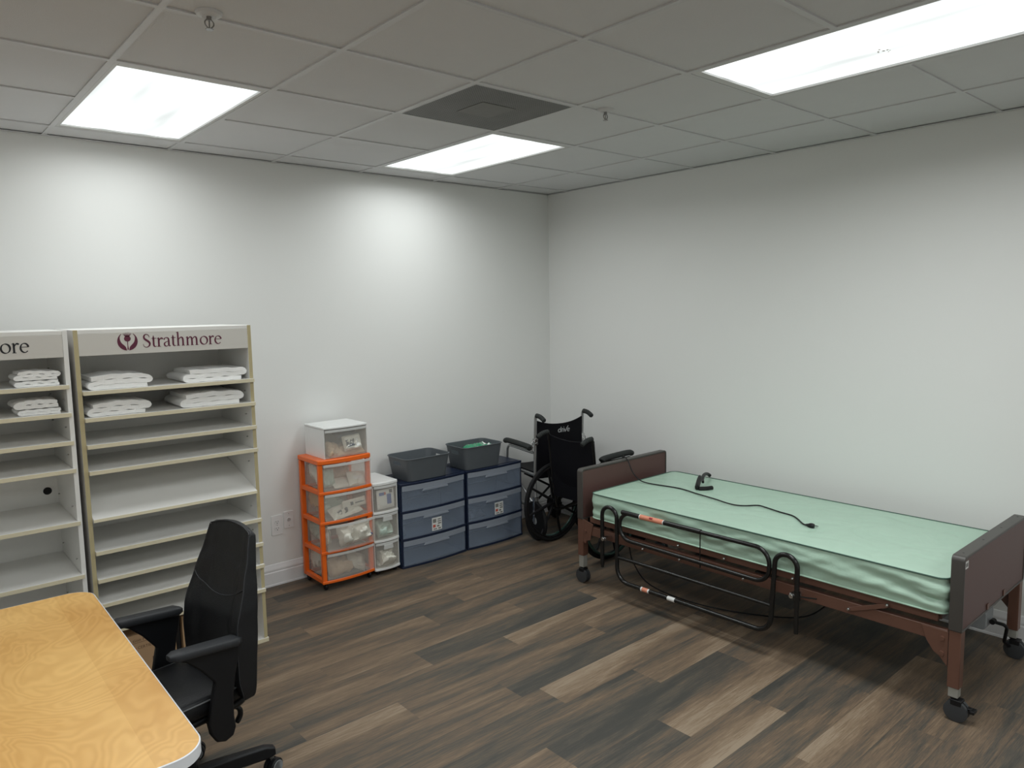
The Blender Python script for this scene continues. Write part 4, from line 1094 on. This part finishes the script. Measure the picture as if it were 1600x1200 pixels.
lg([ring_pts(.45, .45, .34, .40, .12, .12, 20, 320, 14), [(.12, .48, .1), (.78, .48, .1)]], u_+2.75*sc, sc, z_)
obj('brand_lettering', mb, M['logo'], bk, smooth=0, label='grey italic logo lettering')
mb = MB(); mb.slabgrid(lambda u, v: (-.21+.42*u, -.06+.42*v, .512-.025*(1-(2*u-1)**2)), 12, 6, (0, 0, .012)); obj('seat', mb, M['wcvinyl'], r, bevel=.003)

# ------------------------------------------------------------------ the bed
X0, X1 = -1.055, -0.185
HY0, HY1 = -1.372, -1.328     # headboard
FY0, FY1 = -3.533, -3.481     # footboard
bed = thing('hospital_bed', 'brown steel-framed hospital bed on casters along the bare wall', 'bed', ((X0+X1)/2, (HY0+FY0)/2, 0))
def panel(name, ya, yb, z0, z1, lab):
    def shape(dx, dz0, dz1, rt_, rb):
        pts = []
        a0, a1, b0, b1 = X0+dx, X1-dx, z0+dz0, z1-dz1
        for cx, cz, q0, rr_ in ((a1, b1, 0, rt_), (a0, b1, 1, rt_), (a0, b0, 2, rb), (a1, b0, 3, rb)):
            sx_ = (-1, 1, 1, -1)[q0]; sz_ = (-1, -1, 1, 1)[q0]
            for k in range(7):
                an = PI/2*(q0+k/6); pts.append((cx+sx_*rr_+rr_*math.cos(an), cz+sz_*rr_+rr_*math.sin(an)))
        return pts
    mb = MB(); mb.prism(shape(.0105, .0085, .0125, .012, .003), ya+.004, yb-.004, 'y'); p = obj(name, mb, M['brown'], bed, bevel=.001, label=lab)
    mb = MB(); o_ = shape(0, 0, 0, .022, .006); i_ = shape(.010, .008, .012, .013, .003); n = len(o_)
    R_ = [[mb.V((u, y, v)) for u, v in q] for q, y in ((o_, ya), (o_, yb), (i_, yb), (i_, ya))]
    for a in range(4):
        b = (a+1) % 4
        for k in range(n): mb.F(R_[a][k], R_[a][(k+1) % n], R_[b][(k+1) % n], R_[b][k])
    obj('edge_trim', mb, M['trimdark'], p, bevel=.003, seg=2, label='dark moulded trim')
    mb = MB()
    for k in range(4):
        x = X0+.06+(X1-X0-.12)*k/3; mb.cyl((x, (ya+yb)/2, z1-.001), (x, (ya+yb)/2, z1+.0006), .0045, seg=10)
    obj('screw', mb, M['slot'], p)
    return p
panel('headboard', HY0, HY1, .422, .748, None)
fp = panel('footboard', FY0, FY1, .395, .722, None)
mb = MB(); mb.box(X0+.014, X0+.052, FY0+.0028, FY0+.0039, .666, .698); mb.mi = 1
mb.box(X0+.020, X0+.046, FY0+.0022, FY0+.0027, .674, .690)
obj('small_sticker', mb, [M['labelwhite'], M['labelgrey']], fp, label='small white sticker')
mb = MB()
for x in (X0+.33, X0+.56): mb.box(x-.012, x+.012, FY0-.001, FY0+.003, .405, .43)
obj('bracket_tab', mb, M['brownmetal'], fp, bevel=.001)
for (x, sx) in ((X0+.028, -1), (X1-.028, 1)):
    for (y, nm) in (((HY0+HY1)/2, 'h'), ((FY0+FY1)/2, 'f')):
        zt = .424 if nm == 'h' else .397; zb = .182 if nm == 'h' else .146
        mb = MB(); mb.box(x-.0235, x+.0235, y-.0235, y+.0235, zb, zt-.0005); lg_ = obj('leg', mb, M['brownmetal'], bed, bevel=.003)
        mb = MB(); mb.box(x-.019, x+.019, y-.019, y+.019, .104, zb); obj('inner_leg', mb, M['zinc'], lg_, bevel=.002, label='bright metal inner tube')
        # caster
        cy_ = y+(-.012 if nm == 'f' else .0)
        mb = MB(); mb.cyl((x, y, .104), (x, y, .096), .016, seg=14); mb.box(x-.022, x+.022, cy_-.022, cy_+.02, .072, .096)
        if nm == 'f':
            mb.box(x-.004, x+.020, cy_-.055, cy_-.02, .060, .070); mb.box(x-.012, x+.028, cy_-.068, cy_-.05, .052, .066)
        ck = obj('caster', mb, M['black'], lg_, bevel=.002)
        for q in (-1, 1):
            mb = MB(); mb.lathe([(.004, -.008), (.036, -.009), (.046, -.007), (.046, .007), (.036, .009), (.004, .008)], (x+q*.0125, cy_, .0462), 'x', 28); obj('caster_wheel', mb, M['casterrub'], lg_, label='grey twin wheel')
# lower side rails and gussets
for x, s_ in ((X0+.026, -1), (X1-.026, 1)):
    mb = MB(); mb.box(x-.014, x+.014, FY1+.004, HY0-.004, .330, .388)
    sr = obj('side_rail_beam', mb, M['brownmetal'], bed, bevel=.003)
    for (ya, sg) in ((FY1, 1), (HY0, -1)):
        zt = .384 if sg == 1 else .418
        poly = [(ya-sg*.0, zt), (ya+sg*.105, zt), (ya+sg*.085, .325), (ya+sg*.055, .282), (ya+sg*.035, .270), (ya, .232)]
        if sg == -1: poly = [(ya, .424), (ya-.085, .408), (ya-.06, .300), (ya-.03, .290), (ya, .277)]
        mb = MB(); mb.prism(poly, x+s_*.0145, x+s_*.019, 'x'); g_ = obj('corner_bracket', mb, M['brownmetal'], bed, bevel=.001)
        mb = MB()
        for zz in (.35, .284): mb.cyl((x+s_*.0192, ya+sg*.022, zz), (x+s_*.026, ya+sg*.022, zz), .010, seg=14)
        obj('bolt', mb, M['brownmetal'], g_)
# sleeping deck frame
mb = MB()
for x in (X0+.028, X1-.028): mb.box(x-.012, x+.012, FY1+.045, HY0-.05, .412, .450)
for y in (FY1+.05, -2.9, -2.45, -2.0, HY0-.055): mb.box(X0+.04, X1-.04, y-.012, y+.012, .415, .440)
obj('deck_frame', mb, M['brownmetal'], bed, bevel=.004)
mb = MB(); mb.box(X0+.042, X1-.042, FY1+.07, HY0-.07, .441, .451); obj('deck_sheet', mb, M['trimdark'], bed)
mb = MB(); mb.box(X0+.06, X1-.06, -2.62, -2.55, .345, .385); mb.box(X0+.06, X1-.06, -2.25, -2.18, .345, .385)
mb.tube([(X0+.2, -2.2, .36), (X0+.2, -3.2, .36)], .016, 10); mb.tube([(X1-.2, -2.0, .36), (X1-.2, -3.3, .36)], .016, 10)
obj('crank_linkage', mb, M['trimdark'], bed)
for (ya, za, yb2, zb2) in ((-3.065, .355, -3.235, .424),):
    mb = MB(); d_ = Vector((0, yb2-ya, zb2-za)).normalized(); n_ = Vector((0, -d_.z, d_.y))*.010
    pts = [(ya-n_.y, za-n_.z), (yb2-n_.y, zb2-n_.z), (yb2+n_.y, zb2+n_.z), (ya+n_.y, za+n_.z)]
    mb.prism(pts, X0+.004, X0+.010, 'x'); lk = obj('link_arm', mb, M['brownmetal'], bed, bevel=.001)
for (y, z) in ((-3.065, .358), (-3.235, .428), (-2.79, .428), (-2.52, .352), (-2.405, .430), (-2.12, .352), (-2.11, .43), (-1.86, .35), (-2.83, .358)):
    mb = MB(); mb.lathe([(.0, -.012), (.005, -.011), (.008, -.006), (.008, 0), (.006, .006)], (X0+.002, y, z), 'x', 14); obj('bolt', mb, M['chrome'], bed, label='bright bolt head')
# motor box by the wall and its cable
mb = MB(); mb.prism(rrect(-3.42, -3.18, .14, .24, .02, 4), X1-.14, X1-.03, 'x'); obj('motor_box', mb, M['grey'], bed, bevel=.004, label='grey motor housing')
mb = MB(); mb.cyl((X1-.10, -3.22, .19), (X1-.10, -2.6, .30), .022, seg=14); obj('actuator', mb, M['grey'], bed)
mb = MB(); mb.tube(fillet([(X1-.11, -3.44, .185), (X1-.10, -3.50, .180), (X1-.08, -3.485, .085), (X1-.05, -3.50, .06)], .02), .008, 10); mb.cyl((X1-.12, -3.44, .185), (X1-.09, -3.44, .185), .013, seg=12)
obj('brake_rod', mb, M['black'], bed)
mb = MB(); mb.tube(smoothpath([(X0+.04, -1.72, .33), (X0+.05, -1.75, .22), (X0+.09, -1.85, .10), (X0+.2, -2.1, .03), (X0+.35, -2.4, .012), (X0+.5, -2.6, .02), (X0+.6, -2.7, .10)], 6), .004, 8); obj('under_cable', mb, M['black'], bed)

# assist rail hanging on the open side
RX = -1.100
rail = MB()
P_ = lambda y, z, dx=0.0: (RX+dx, y, z)
rail.tube(fillet([P_(-1.582, .195), P_(-1.582, .565), P_(-1.697, .565), P_(-1.700, .125), P_(-2.700, .132), P_(-2.722, .555), P_(-2.836, .555), P_(-2.836, .300)], [0, .057, .057, .085, .085, .057, .057, 0], 8), .0125, 12)
rail.tube([P_(-2.836, .31), P_(-2.836, .175)], .0105, 12)
rail.tube([P_(-1.582, .195), P_(-1.582, .178)], .009, 12)
ro = obj('assist_rail', rail, M['blacktube'], bed, label='black tubular side rail')
mb = MB(); mb.tube(fillet([P_(-1.722, .555), P_(-2.690, .560), P_(-2.690, .385), P_(-1.722, .392)], .078, 8, closed=True), .0115, 12, closed=True); obj('inner_loop', mb, M['blacktube'], ro)
mb = MB(); mb.tube([P_(-1.740, .556), P_(-2.29, .559)], .0140, 12); obj('sliding_sleeve', mb, M['blacktube'], ro)
mb = MB(); mb.tube([P_(-1.700, .272), P_(-2.12, .274), P_(-2.13, .274), P_(-2.710, .276)], [.0105, .0105, .009, .009], 12); obj('middle_bar', mb, M['blacktube'], ro)
mb = MB(); mb.tube([P_(-2.285, .55), P_(-2.285, .395)], .003, 8); mb.tube([(RX+.002, -2.285, .395), (RX+.002, -2.285, .36)], .004, 8); obj('thin_stay', mb, M['blacktube'], ro)
mb = MB(); mb.tube([P_(-1.875, .5569), P_(-1.880, .5569)], .0146, 16); mb.tube([P_(-2.042, .5578), P_(-2.047, .5578)], .0146, 16); mb.mi = 1; mb.tube([P_(-1.880, .5569), P_(-2.042, .5578)], .0144, 16); mb.mi = 2
mb.cyl(P_(-1.952, .566, -.0105), P_(-1.972, .566, -.0105), .0055, seg=10)
obj('warning_label', mb, [M['labelwhite'], M['labelorange'], M['labelred']], ro, label='orange wrap-around label with red mark')
mb = MB(); mb.tube([P_(-1.885, .1262), P_(-1.945, .1266)], .0129, 14); mb.mi = 1; mb.tube([P_(-1.895, .1263), P_(-1.935, .1266)], .0131, 14); obj('small_label', mb, [M['labelwhite'], M['labelorange']], ro, label='small orange and white label')
mb = MB(); mb.tube([P_(-2.075, .1276), P_(-2.125, .1279)], .0130, 14); obj('small_label', mb, M['labelwhite'], ro, label='small white label')
mb = MB()
for y in (-1.60, -2.815):
    mb.box(RX-.006, X0+.03, y-.014, y+.014, .352, .372); mb.cyl((RX-.02, y+.0, .362), (RX-.008, y, .362), .011, seg=14)
obj('rail_clamp', mb, M['chrome'], ro, bevel=.001)
mb = MB(); mb.tube([(RX, -2.836, .385), (RX, -2.836, .345)], .0165, 14); mb.tube([(RX, -2.85, .365), (RX+.01, -2.93, .375)], .004, 8); mb.tube([(RX, -1.700, .285), (RX, -1.700, .258)], .0150, 14); obj('rail_collar', mb, M['blacktube'], ro)
settle(bed)

# ------------------------------------------------------------------ mattress
MX0, MX1, MY0, MY1, MZ0, MZ1 = -1.052, -0.190, -3.470, -1.440, .4515, .607
mtr = thing('mattress', 'sea-green vinyl mattress with dark piping on the bed', 'mattress', ((MX0+MX1)/2, (MY0+MY1)/2, MZ0))
cxm, cym = (MX0+MX1)/2, (MY0+MY1)/2; hx, hy, hz = (MX1-MX0)/2, (MY1-MY0)/2, MZ1-MZ0
mb = MB(); NU, NV = 56, 120
def wr(x, y):
    n_ = noise.noise(Vector((x*4.2+y*1.1, y*2.3, 1.3)))*.0045
    rdg = abs(noise.noise(Vector((x*5+y*3.5+7, y*3-x*2, 4.1)))); n_ += -.0032*max(0, 1-rdg*9)
    n_ += .0018*math.sin(y*46+6*noise.noise(Vector((x*2, y*2, 9)))) * max(0, 1-abs(x+hx)/.16)*max(0, min(1, (-y-.45)*3))
    return n_
per = rrect(-hx, hx, -hy, hy, .045, 6)
# top surface as a grid clipped to the outline by pulling the corner points in
def clampr(x, y, rad=.045):
    ax, ay = hx-rad, hy-rad
    if abs(x) > ax and abs(y) > ay:
        dx, dy = abs(x)-ax, abs(y)-ay; mxx = max(dx, dy); l = math.hypot(dx, dy)
        if l > 1e-9: f = mxx/l; dx, dy = dx*f, dy*f
        return (math.copysign(ax+dx, x), math.copysign(ay+dy, y))
    return (x, y)
def topf(u, v):
    x, y = clampr((2*u-1)*hx, (2*v-1)*hy)
    e = min(1, min(hx-abs(x), hy-abs(y))/.05)
    return (x, y, hz+.004*math.sqrt(max(0, e))+wr(x, y)*max(0, e))
A = mb.grid(topf, NU, NV)
edge = [A[i][0] for i in range(NU)]+[A[NU][j] for j in range(NV)]+[A[i][NV] for i in range(NU, 0, -1)]+[A[0][j] for j in range(NV, 0, -1)]
prev = edge; n = len(edge); NS = 16
for sidx in range(1, NS+1):
    f = sidx/NS; cur = []
    for e_ in edge:
        x, y, z = mb.v[e_]
        if sidx == NS: out = 0
        else: out = .006*math.sin(PI*f)+(.012+.014*max(0, min(1, (-y-.5)*2.2)))*math.sin(PI*f)*noise.noise(Vector((x*2.5+y*4.5+f*3.2, f*3.5, 2+x)))+.009*math.sin(PI*f)*noise.noise(Vector((y*13-f*5, x*9, f*2)))
        l = math.hypot(x/hx, y/hy); nx = (1 if x > 0 else -1) if abs(x) >= hx-.001 else 0; ny = (1 if y > 0 else -1) if abs(y) >= hy-.001 else 0
        if not nx and not ny: nx, ny = math.copysign(.7, x), math.copysign(.7, y)
        cur.append(mb.V((x+nx*out, y+ny*out, hz*(1-f))))
    for k in range(n): mb.F(prev[k], prev[(k+1) % n], cur[(k+1) % n], cur[k])
    prev = cur
mb.F(*prev)
obj('cover', mb, M['mattress'], mtr, smooth=60)
mb = MB(); mb.tube([(x, y, hz+.001) for x, y in rrect(-hx-.0015, hx+.0015, -hy-.0015, hy+.0015, .046, 8)], .0036, 8, closed=True); obj('top_piping', mb, M['piping'], mtr, label='dark green top piping')
mb = MB(); mb.tube([(x, y, .004) for x, y in rrect(-hx-.001, hx+.001, -hy-.001, hy+.001, .046, 8)], .0042, 8, closed=True); obj('bottom_piping', mb, M['mattress'], mtr)

# hand control lying on the mattress
zt = .6125
r = thing('hand_control', 'black bed hand control with a curved hook lying on the mattress', 'hand control', (-0.440, -1.870, zt))
R_ = Matrix.Translation((.440, 1.870, -zt))
def Pm(x, y, z): return (x+.440, y+1.870, z)
mb = MB(); mb.tube(smoothpath([Pm(-.545, -1.880, .012), Pm(-.525, -1.868, .022), Pm(-.46, -1.835, .045), Pm(-.43, -1.820, .062)], 4), [.012, .019, .020, .020, .020, .020, .020, .020, .019, .018, .016, .014, .010][:13], 12, rx=.75); obj('body', mb, M['black'], r)
mb = MB(); mb.tube(smoothpath([Pm(-.535, -1.885, .010), Pm(-.500, -1.915, .010), Pm(-.455, -1.930, .010)], 4), .0135, 10); obj('button_pad', mb, M['black'], r, bevel=.002)
mb = MB(); mb.tube(smoothpath([Pm(-.440, -1.850, .030), Pm(-.375, -1.805, .042), Pm(-.305, -1.770, .044), Pm(-.235, -1.745, .032), Pm(-.200, -1.745, .012)], 5), [.009]*4+[.011]*14+[.012]*2+[.006], 10); obj('hook', mb, M['black'], r)

# power cord : over the headboard and across the mattress to its plug
r = thing('power_cord', 'black power cord from headboard across the mattress, ending in a plug', 'cord', (-0.60, -2.0, .607))
zc = .6165
pts = [(-.56, -1.300, .47), (-.575, -1.305, .65), (-.600, -1.318, .748), (-.612, -1.350, .758), (-.626, -1.388, .742), (-.640, -1.435, .680), (-.643, -1.49, .638), (-.632, -1.56, zc+.003)]
pts += [(x, y, zc+.001) for x, y in ((-.596, -1.775), (-.630, -1.942), (-.658, -2.083), (-.684, -2.178), (-.687, -2.243), (-.660, -2.289), (-.604, -2.335), (-.612, -2.393), (-.639, -2.485), (-.655, -2.567), (-.694, -2.621), (-.752, -2.678), (-.768, -2.705))]
mb = MB(); mb.tube(smoothpath(pts, 6), .0040, 8); obj('cable', mb, M['black'], r)
mb = MB(); P = smoothpath([(-.768, -2.705, zc+.003), (-.770, -2.725, zc+.004), (-.766, -2.750, zc+.004)], 5); mb.tube(P, [.005, .006, .007, .008, .009, .012, .013, .014, .014, .013, .011][:len(P)], 10)
pg = obj('plug', mb, M['black'], r)
mb = MB()
for q in (-1, 1): mb.box(-.764+q*.006-.0008, -.764+q*.006+.0008, -2.768, -2.749, zc+.001, zc+.008)
obj('prongs', mb, M['chrome'], pg)
settle(r)

# ------------------------------------------------------------------ work table
TX1, TX0, TYB, TYF, TZ = -3.822, -4.60, -1.408, -2.774, .740
rt = thing('work_table', 'birch veneer table with rounded corners and white edge band', 'table', ((TX0+TX1)/2, (TYB+TYF)/2, 0), -0.010)
ox, oy = (TX0+TX1)/2, (TYB+TYF)/2; hw, hd = (TX1-TX0)/2, (TYB-TYF)/2
mb = MB(); mb.prism(rrect(-hw+.003, hw-.003, -hd+.003, hd-.003, .078, 10), TZ-.028, TZ, 'z'); obj('tabletop', mb, M['birch'], rt, bevel=.0008)
mb = MB(); o_ = rrect(-hw, hw, -hd, hd, .081, 10); i_ = rrect(-hw+.0032, hw-.0032, -hd+.0032, hd-.0032, .078, 10)
n = len(o_)
Rg = [[mb.V((x, y, z)) for x, y in q] for q, z in ((o_, TZ-.030), (o_, TZ-.0008), (i_, TZ+.0006), (i_, TZ-.030))]
for a in range(4):
    b = (a+1) % 4
    for k in range(n): mb.F(Rg[a][k], Rg[a][(k+1) % n], Rg[b][(k+1) % n], Rg[b][k])
obj('edge_band', mb, M['tedge'], rt, label='white edge band')
for sx in (-1, 1):
    for sy in (-1, 1):
        mb = MB(); mb.cyl((sx*(hw-.09), sy*(hd-.12), TZ-.030), (sx*(hw-.09), sy*(hd-.12), .02), .022, seg=20); mb.cyl((sx*(hw-.09), sy*(hd-.12), .02), (sx*(hw-.09), sy*(hd-.12), 0), .027, seg=20); obj('leg', mb, M['chairplastic'], rt)
mb = MB()
mb.box(-hw+.07, hw-.07, -hd+.10, -hd+.13, TZ-.075, TZ-.031); mb.box(-hw+.07, hw-.07, hd-.13, hd-.10, TZ-.075, TZ-.031); mb.box(-hw+.08, -hw+.11, -hd+.13, hd-.13, TZ-.075, TZ-.031)
obj('apron', mb, M['chairplastic'], rt, bevel=.001)

# ------------------------------------------------------------------ office chair
# local +y = facing direction (towards the table), x = sideways
fdir = Vector((-.985, -.17)); ang = math.atan2(fdir.y, fdir.x)-PI/2
ch = thing('office_chair', 'black leather high-back office chair pulled up to the birch table', 'office chair', (-3.630, -1.865, 0), ang)
def sup(u, n_): return math.copysign(abs(u)**n_, u)
# seat cushion
def cushion(mb, cx, cy, z0, z1, wx, wy, e=4, NR=40, crown=.015, front=0.0):
    rings = []
    prof = [(0.0, .90), (.25, .985), (.55, 1.0), (.80, .99), (.93, .955), (1.0, .90)]
    for f, s_ in prof:
        ring = []
        for k in range(NR):
            a = 2*PI*k/NR; x = sup(math.cos(a), 2/e)*wx*s_; y = sup(math.sin(a), 2/e)*wy*s_
            ring.append((cx+x, cy+y, z0+(z1-z0)*f-(front*max(0, y/wy)**3)))
        rings.append(ring)
    for s_, dz in ((.7, crown*.6), (.35, crown), (.05, crown*1.02)):
        rings.append([(cx+sup(math.cos(2*PI*k/NR), 2/e)*wx*s_, cy+sup(math.sin(2*PI*k/NR), 2/e)*wy*s_, z1+dz-(front*max(0, sup(math.sin(2*PI*k/NR), 2/e)*s_)**3)) for k in range(NR)])
    mb.loft(rings)
mb = MB(); cushion(mb, 0, .04, .405, .478, .178, .235, 4.5, crown=.012, front=.02); st = obj('seat', mb, M['leather'], ch, smooth=50)
mb = MB(); mb.tube([(.179*sup(math.cos(2*PI*k/64), 2/4.5), .04+.236*sup(math.sin(2*PI*k/64), 2/4.5), .467-.02*max(0, math.sin(2*PI*k/64))**3) for k in range(64)], .0028, 6, closed=True); obj('seat_piping', mb, M['pipe'], st)
mb = MB(); cushion(mb, 0, .03, .375, .404, .165, .21, 5, crown=0); obj('seat_pan', mb, M['chairplastic'], ch, smooth=50)
# backrest : tall, tapering upward, lumbar bulge, curved across
def lerp_tab(tab, z):
    for (a, va), (b, vb) in zip(tab, tab[1:]):
        if z <= b: t = max(0, (z-a)/(b-a)); t = t*t*(3-2*t)*.35+t*.65; return va+(vb-va)*t
    return tab[-1][1]
HWT = [(.415, .176), (.46, .186), (.62, .190), (.74, .184), (.80, .174), (.88, .158), (.95, .143), (1.0, .132)]
YRT = [(.415, -.160), (.55, -.168), (.70, -.180), (.85, -.198), (1.0, -.222)]
YFT = [(.415, -.115), (.50, -.095), (.62, -.092), (.70, -.100), (.83, -.142), (.92, -.172), (1.0, -.192)]
rings = []; NB = 36; mb = MB(); NK = 18
def front_pt(u, z, zz):
    hw_ = lerp_tab(HWT, z); yf = lerp_tab(YFT, z)
    edge = abs(u)**8; bol = .020*math.exp(-((abs(u)-.78)/.16)**2)
    y = yf-.014*(1-edge)+bol*(.6 if z < .88 else .2)
    return (hw_*u-.028, y, zz)
for i in range(NB+1):
    f = i/NB; z = .415+.585*f; ring = []
    sh_ = 1.0 if 0 < i < NB else .0
    for k in range(NK+1):
        u = 2*k/NK-1; zz = z+.022*(1-u*u)*max(0, (f-.7)/.3)-(.004 if i == NB else 0)+(.004 if i == 0 else 0)
        x, y, q = front_pt(u, z, zz)
        if not sh_: y -= .006
        ring.append((x, y, q))
    for k in range(NK+1):
        u = 1-2*k/NK; zz = z+.022*(1-u*u)*max(0, (f-.7)/.3)-(.010 if i == NB else 0)+(.006 if i == 0 else 0)
        ring.append((lerp_tab(HWT, z)*u*.985-.028, lerp_tab(YRT, z)-.012*(1-u*u)+(.004 if not sh_ else 0), zz))
    rings.append(ring)
mb.loft(rings); b_ = obj('backrest', mb, M['leather'], ch, bevel=.006, seg=3, smooth=55)
mb = MB(); P = []
for k in range(17):
    u = 2*k/16-1; z = .765+.05*u*u; x, y, q = front_pt(u*.97, z, z); P.append((x, y+.001, q))
mb.tube(P, .0020, 6)
for sg in (-1, 1):
    P = []
    for k in range(26):
        z = .43+.56*k/25; x, y, q = front_pt(sg, z, z); P.append((x-sg*.0015, y-.002, q))
    mb.tube(P, .0022, 6)
P = [(lambda p: (p[0], p[1]-.002, p[2]))(front_pt(2*k/16-1, .995, .992+.022*(1-(2*k/16-1)**2))) for k in range(17)]
mb.tube(P, .0022, 6)
obj('seam_piping', mb, M['armpad'], b_)
# spine that carries the back
mb = MB(); mb.tube(smoothpath([(0, -.05, .375), (0, -.15, .365), (0, -.196, .41), (0, -.190, .50), (0, -.186, .56)], 5), .022, 10, rx=1.8); obj('back_support', mb, M['chairplastic'], ch)
# T arms
for s_ in (-1, 1):
    mb = MB(); x = s_*.198
    poly = [(.118, .664), (-.100, .640), (-.095, .600), (-.080, .540), (-.068, .470), (-.066, .400), (-.070, .355), (-.060, .328), (-.030, .318), (.000, .330), (.020, .365), (.026, .400), (.010, .470), (-.005, .540), (.040, .600), (.085, .645)]
    mb.prism([(y, z) for y, z in poly], x+s_*.012-.011, x+s_*.012+.011, 'x'); a_ = obj('armrest', mb, M['chairplastic'], ch, bevel=.006, seg=3)
    mb = MB(); mb.box(min(s_*.10, x+s_*.012), max(s_*.10, x+s_*.012), -.045, -.01, .358, .374); obj('arm_bracket', mb, M['chairplastic'], a_, bevel=.002)
    mb = MB(); rings = []
    for k in range(13):
        f = k/12; y = -.108+.248*f; sc_ = 1.0 if 0 < k < 12 else .55; dz = .026*f-.006*(1-f)*0
        zz = .654+dz
        ring = []
        for j in range(16):
            a = 2*PI*j/16; ring.append((x+s_*.010+sup(math.cos(a), .42)*.029*sc_*(1-.1*f), y, zz+sup(math.sin(a), .42)*.0155*sc_))
        rings.append(ring)
    mb.loft(rings); obj('arm_pad', mb, M['armpad'], a_, smooth=60)
mb = MB(); mb.box(-.07, .07, -.10, .10, .325, .374); obj('tilt_mechanism', mb, M['chairplastic'], ch, bevel=.01, seg=3)
mb = MB(); P = smoothpath([(-.10, -.085, .366), (-.108, -.118, .366), (-.112, -.142, .350), (-.112, -.146, .325), (-.110, -.132, .300)], 5); mb.tube(P, [.007]*4+[.008]*6+[.009]*(len(P)-12)+[.009, .007], 10, rx=1.5); mb.tube([(-.05, -.07, .36), (-.10, -.085, .366)], .006, 8); obj('tilt_lever', mb, M['chairplastic'], ch)
mb = MB(); mb.cyl((0, 0, .325), (0, 0, .20), .014, seg=20); mb.mi = 0; mb.cyl((0, 0, .24), (0, 0, .09), .026, .026, seg=20); obj('gas_column', mb, M['chairplastic'], ch)
mb = MB(); mb.lathe([(.03, .075), (.045, .08), (.047, .12), (.034, .135)], (0, 0, 0), 'z', 28); hub = obj('base_hub', mb, M['chairplastic'], ch)
leg0 = math.radians(-3)-ang
for k in range(5):
    a = leg0+2*PI*k/5; c_, s_ = math.cos(a), math.sin(a); T = Matrix.Rotation(a, 4, 'Z')
    mb = MB(T); rings = []
    for q in range(9):
        f = q/8; x = .03+.278*f; hw_ = .027-.008*f; zt = .138-.018*f**1.6-(.010 if q == 8 else 0); zb = .092-.022*f+(.008 if q == 8 else 0)
        rings.append([(x, -hw_, zb+.006), (x, -hw_*.9, zt-.006), (x, -hw_*.6, zt), (x, hw_*.6, zt), (x, hw_*.9, zt-.006), (x, hw_, zb+.006), (x, hw_*.7, zb), (x, -hw_*.7, zb)])
    mb.loft(rings); bl = obj('base_leg', mb, M['chairplastic'], ch, bevel=.002, smooth=40)
    mb = MB(T); mb.box(.10, .165, -.003, .003, .1165, .1255); mb.box(.18, .245, -.003, .003, .104, .113); 
    mb = MB(T@Matrix.Translation((.296, 0, 0))@Matrix.Rotation(.5+k, 4, 'Z'))
    mb.lathe([(.003, -.024), (.027, -.024), (.033, -.019), (.033, -.004), (.02, -.003), (.02, .003), (.033, .004), (.033, .019), (.027, .024), (.003, .024)], (0, -.006, .0335), 'y', 24)
    cw_ = obj('caster', mb, M['chairplastic'], bl)
    mb = MB(T@Matrix.Translation((.296, 0, 0))@Matrix.Rotation(.5+k, 4, 'Z'))
    for q in (-1, 1): mb.lathe([(.0260, q*.0242), (.0240, q*.0252), (.0220, q*.0242)], (0, -.006, .0335), 'y', 24)
    obj('wheel_ring', mb, M['grey'], cw_, label='grey ring on caster wheel')
    mb = MB(T@Matrix.Translation((.296, 0, 0))); mb.cyl((0, 0, .05), (0, 0, .09), .009, seg=10); obj('stem', mb, M['pin'], cw_)

# ------------------------------------------------------------------ camera, world, view
cam = bpy.data.cameras.new('camera'); co = bpy.data.objects.new('camera', cam); COL.objects.link(co)
f_ = Vector((0.65163723, 0.7511912, -0.10526491)); r_ = Vector((0.75399699, -0.65662501, -0.01822473)); u_ = Vector((0.08280983, 0.0674935, 0.9942772))
m3 = Matrix((r_, u_, -f_)).transposed()
co.matrix_world = Matrix.Translation((-4.34965732, -4.50968236, 1.78046936)) @ m3.to_4x4()
cam.sensor_width = 36; cam.lens = 36*1138.5495/1600; cam.clip_start = 0.05
scn.camera = co
w = bpy.data.worlds.new('world'); scn.world = w; w.use_nodes = True
w.node_tree.nodes['Background'].inputs[0].default_value = (0, 0, 0, 1); w.node_tree.nodes['Background'].inputs[1].default_value = 0
vs = scn.view_settings; vs.view_transform = 'Standard'; vs.look = 'None'; vs.gamma = 1; vs.exposure = 0.10; vs.use_curve_mapping = False
cy = scn.cycles; cy.max_bounces = 10; cy.diffuse_bounces = 6; cy.glossy_bounces = 4; cy.transparent_max_bounces = 32; cy.sample_clamp_indirect = 6
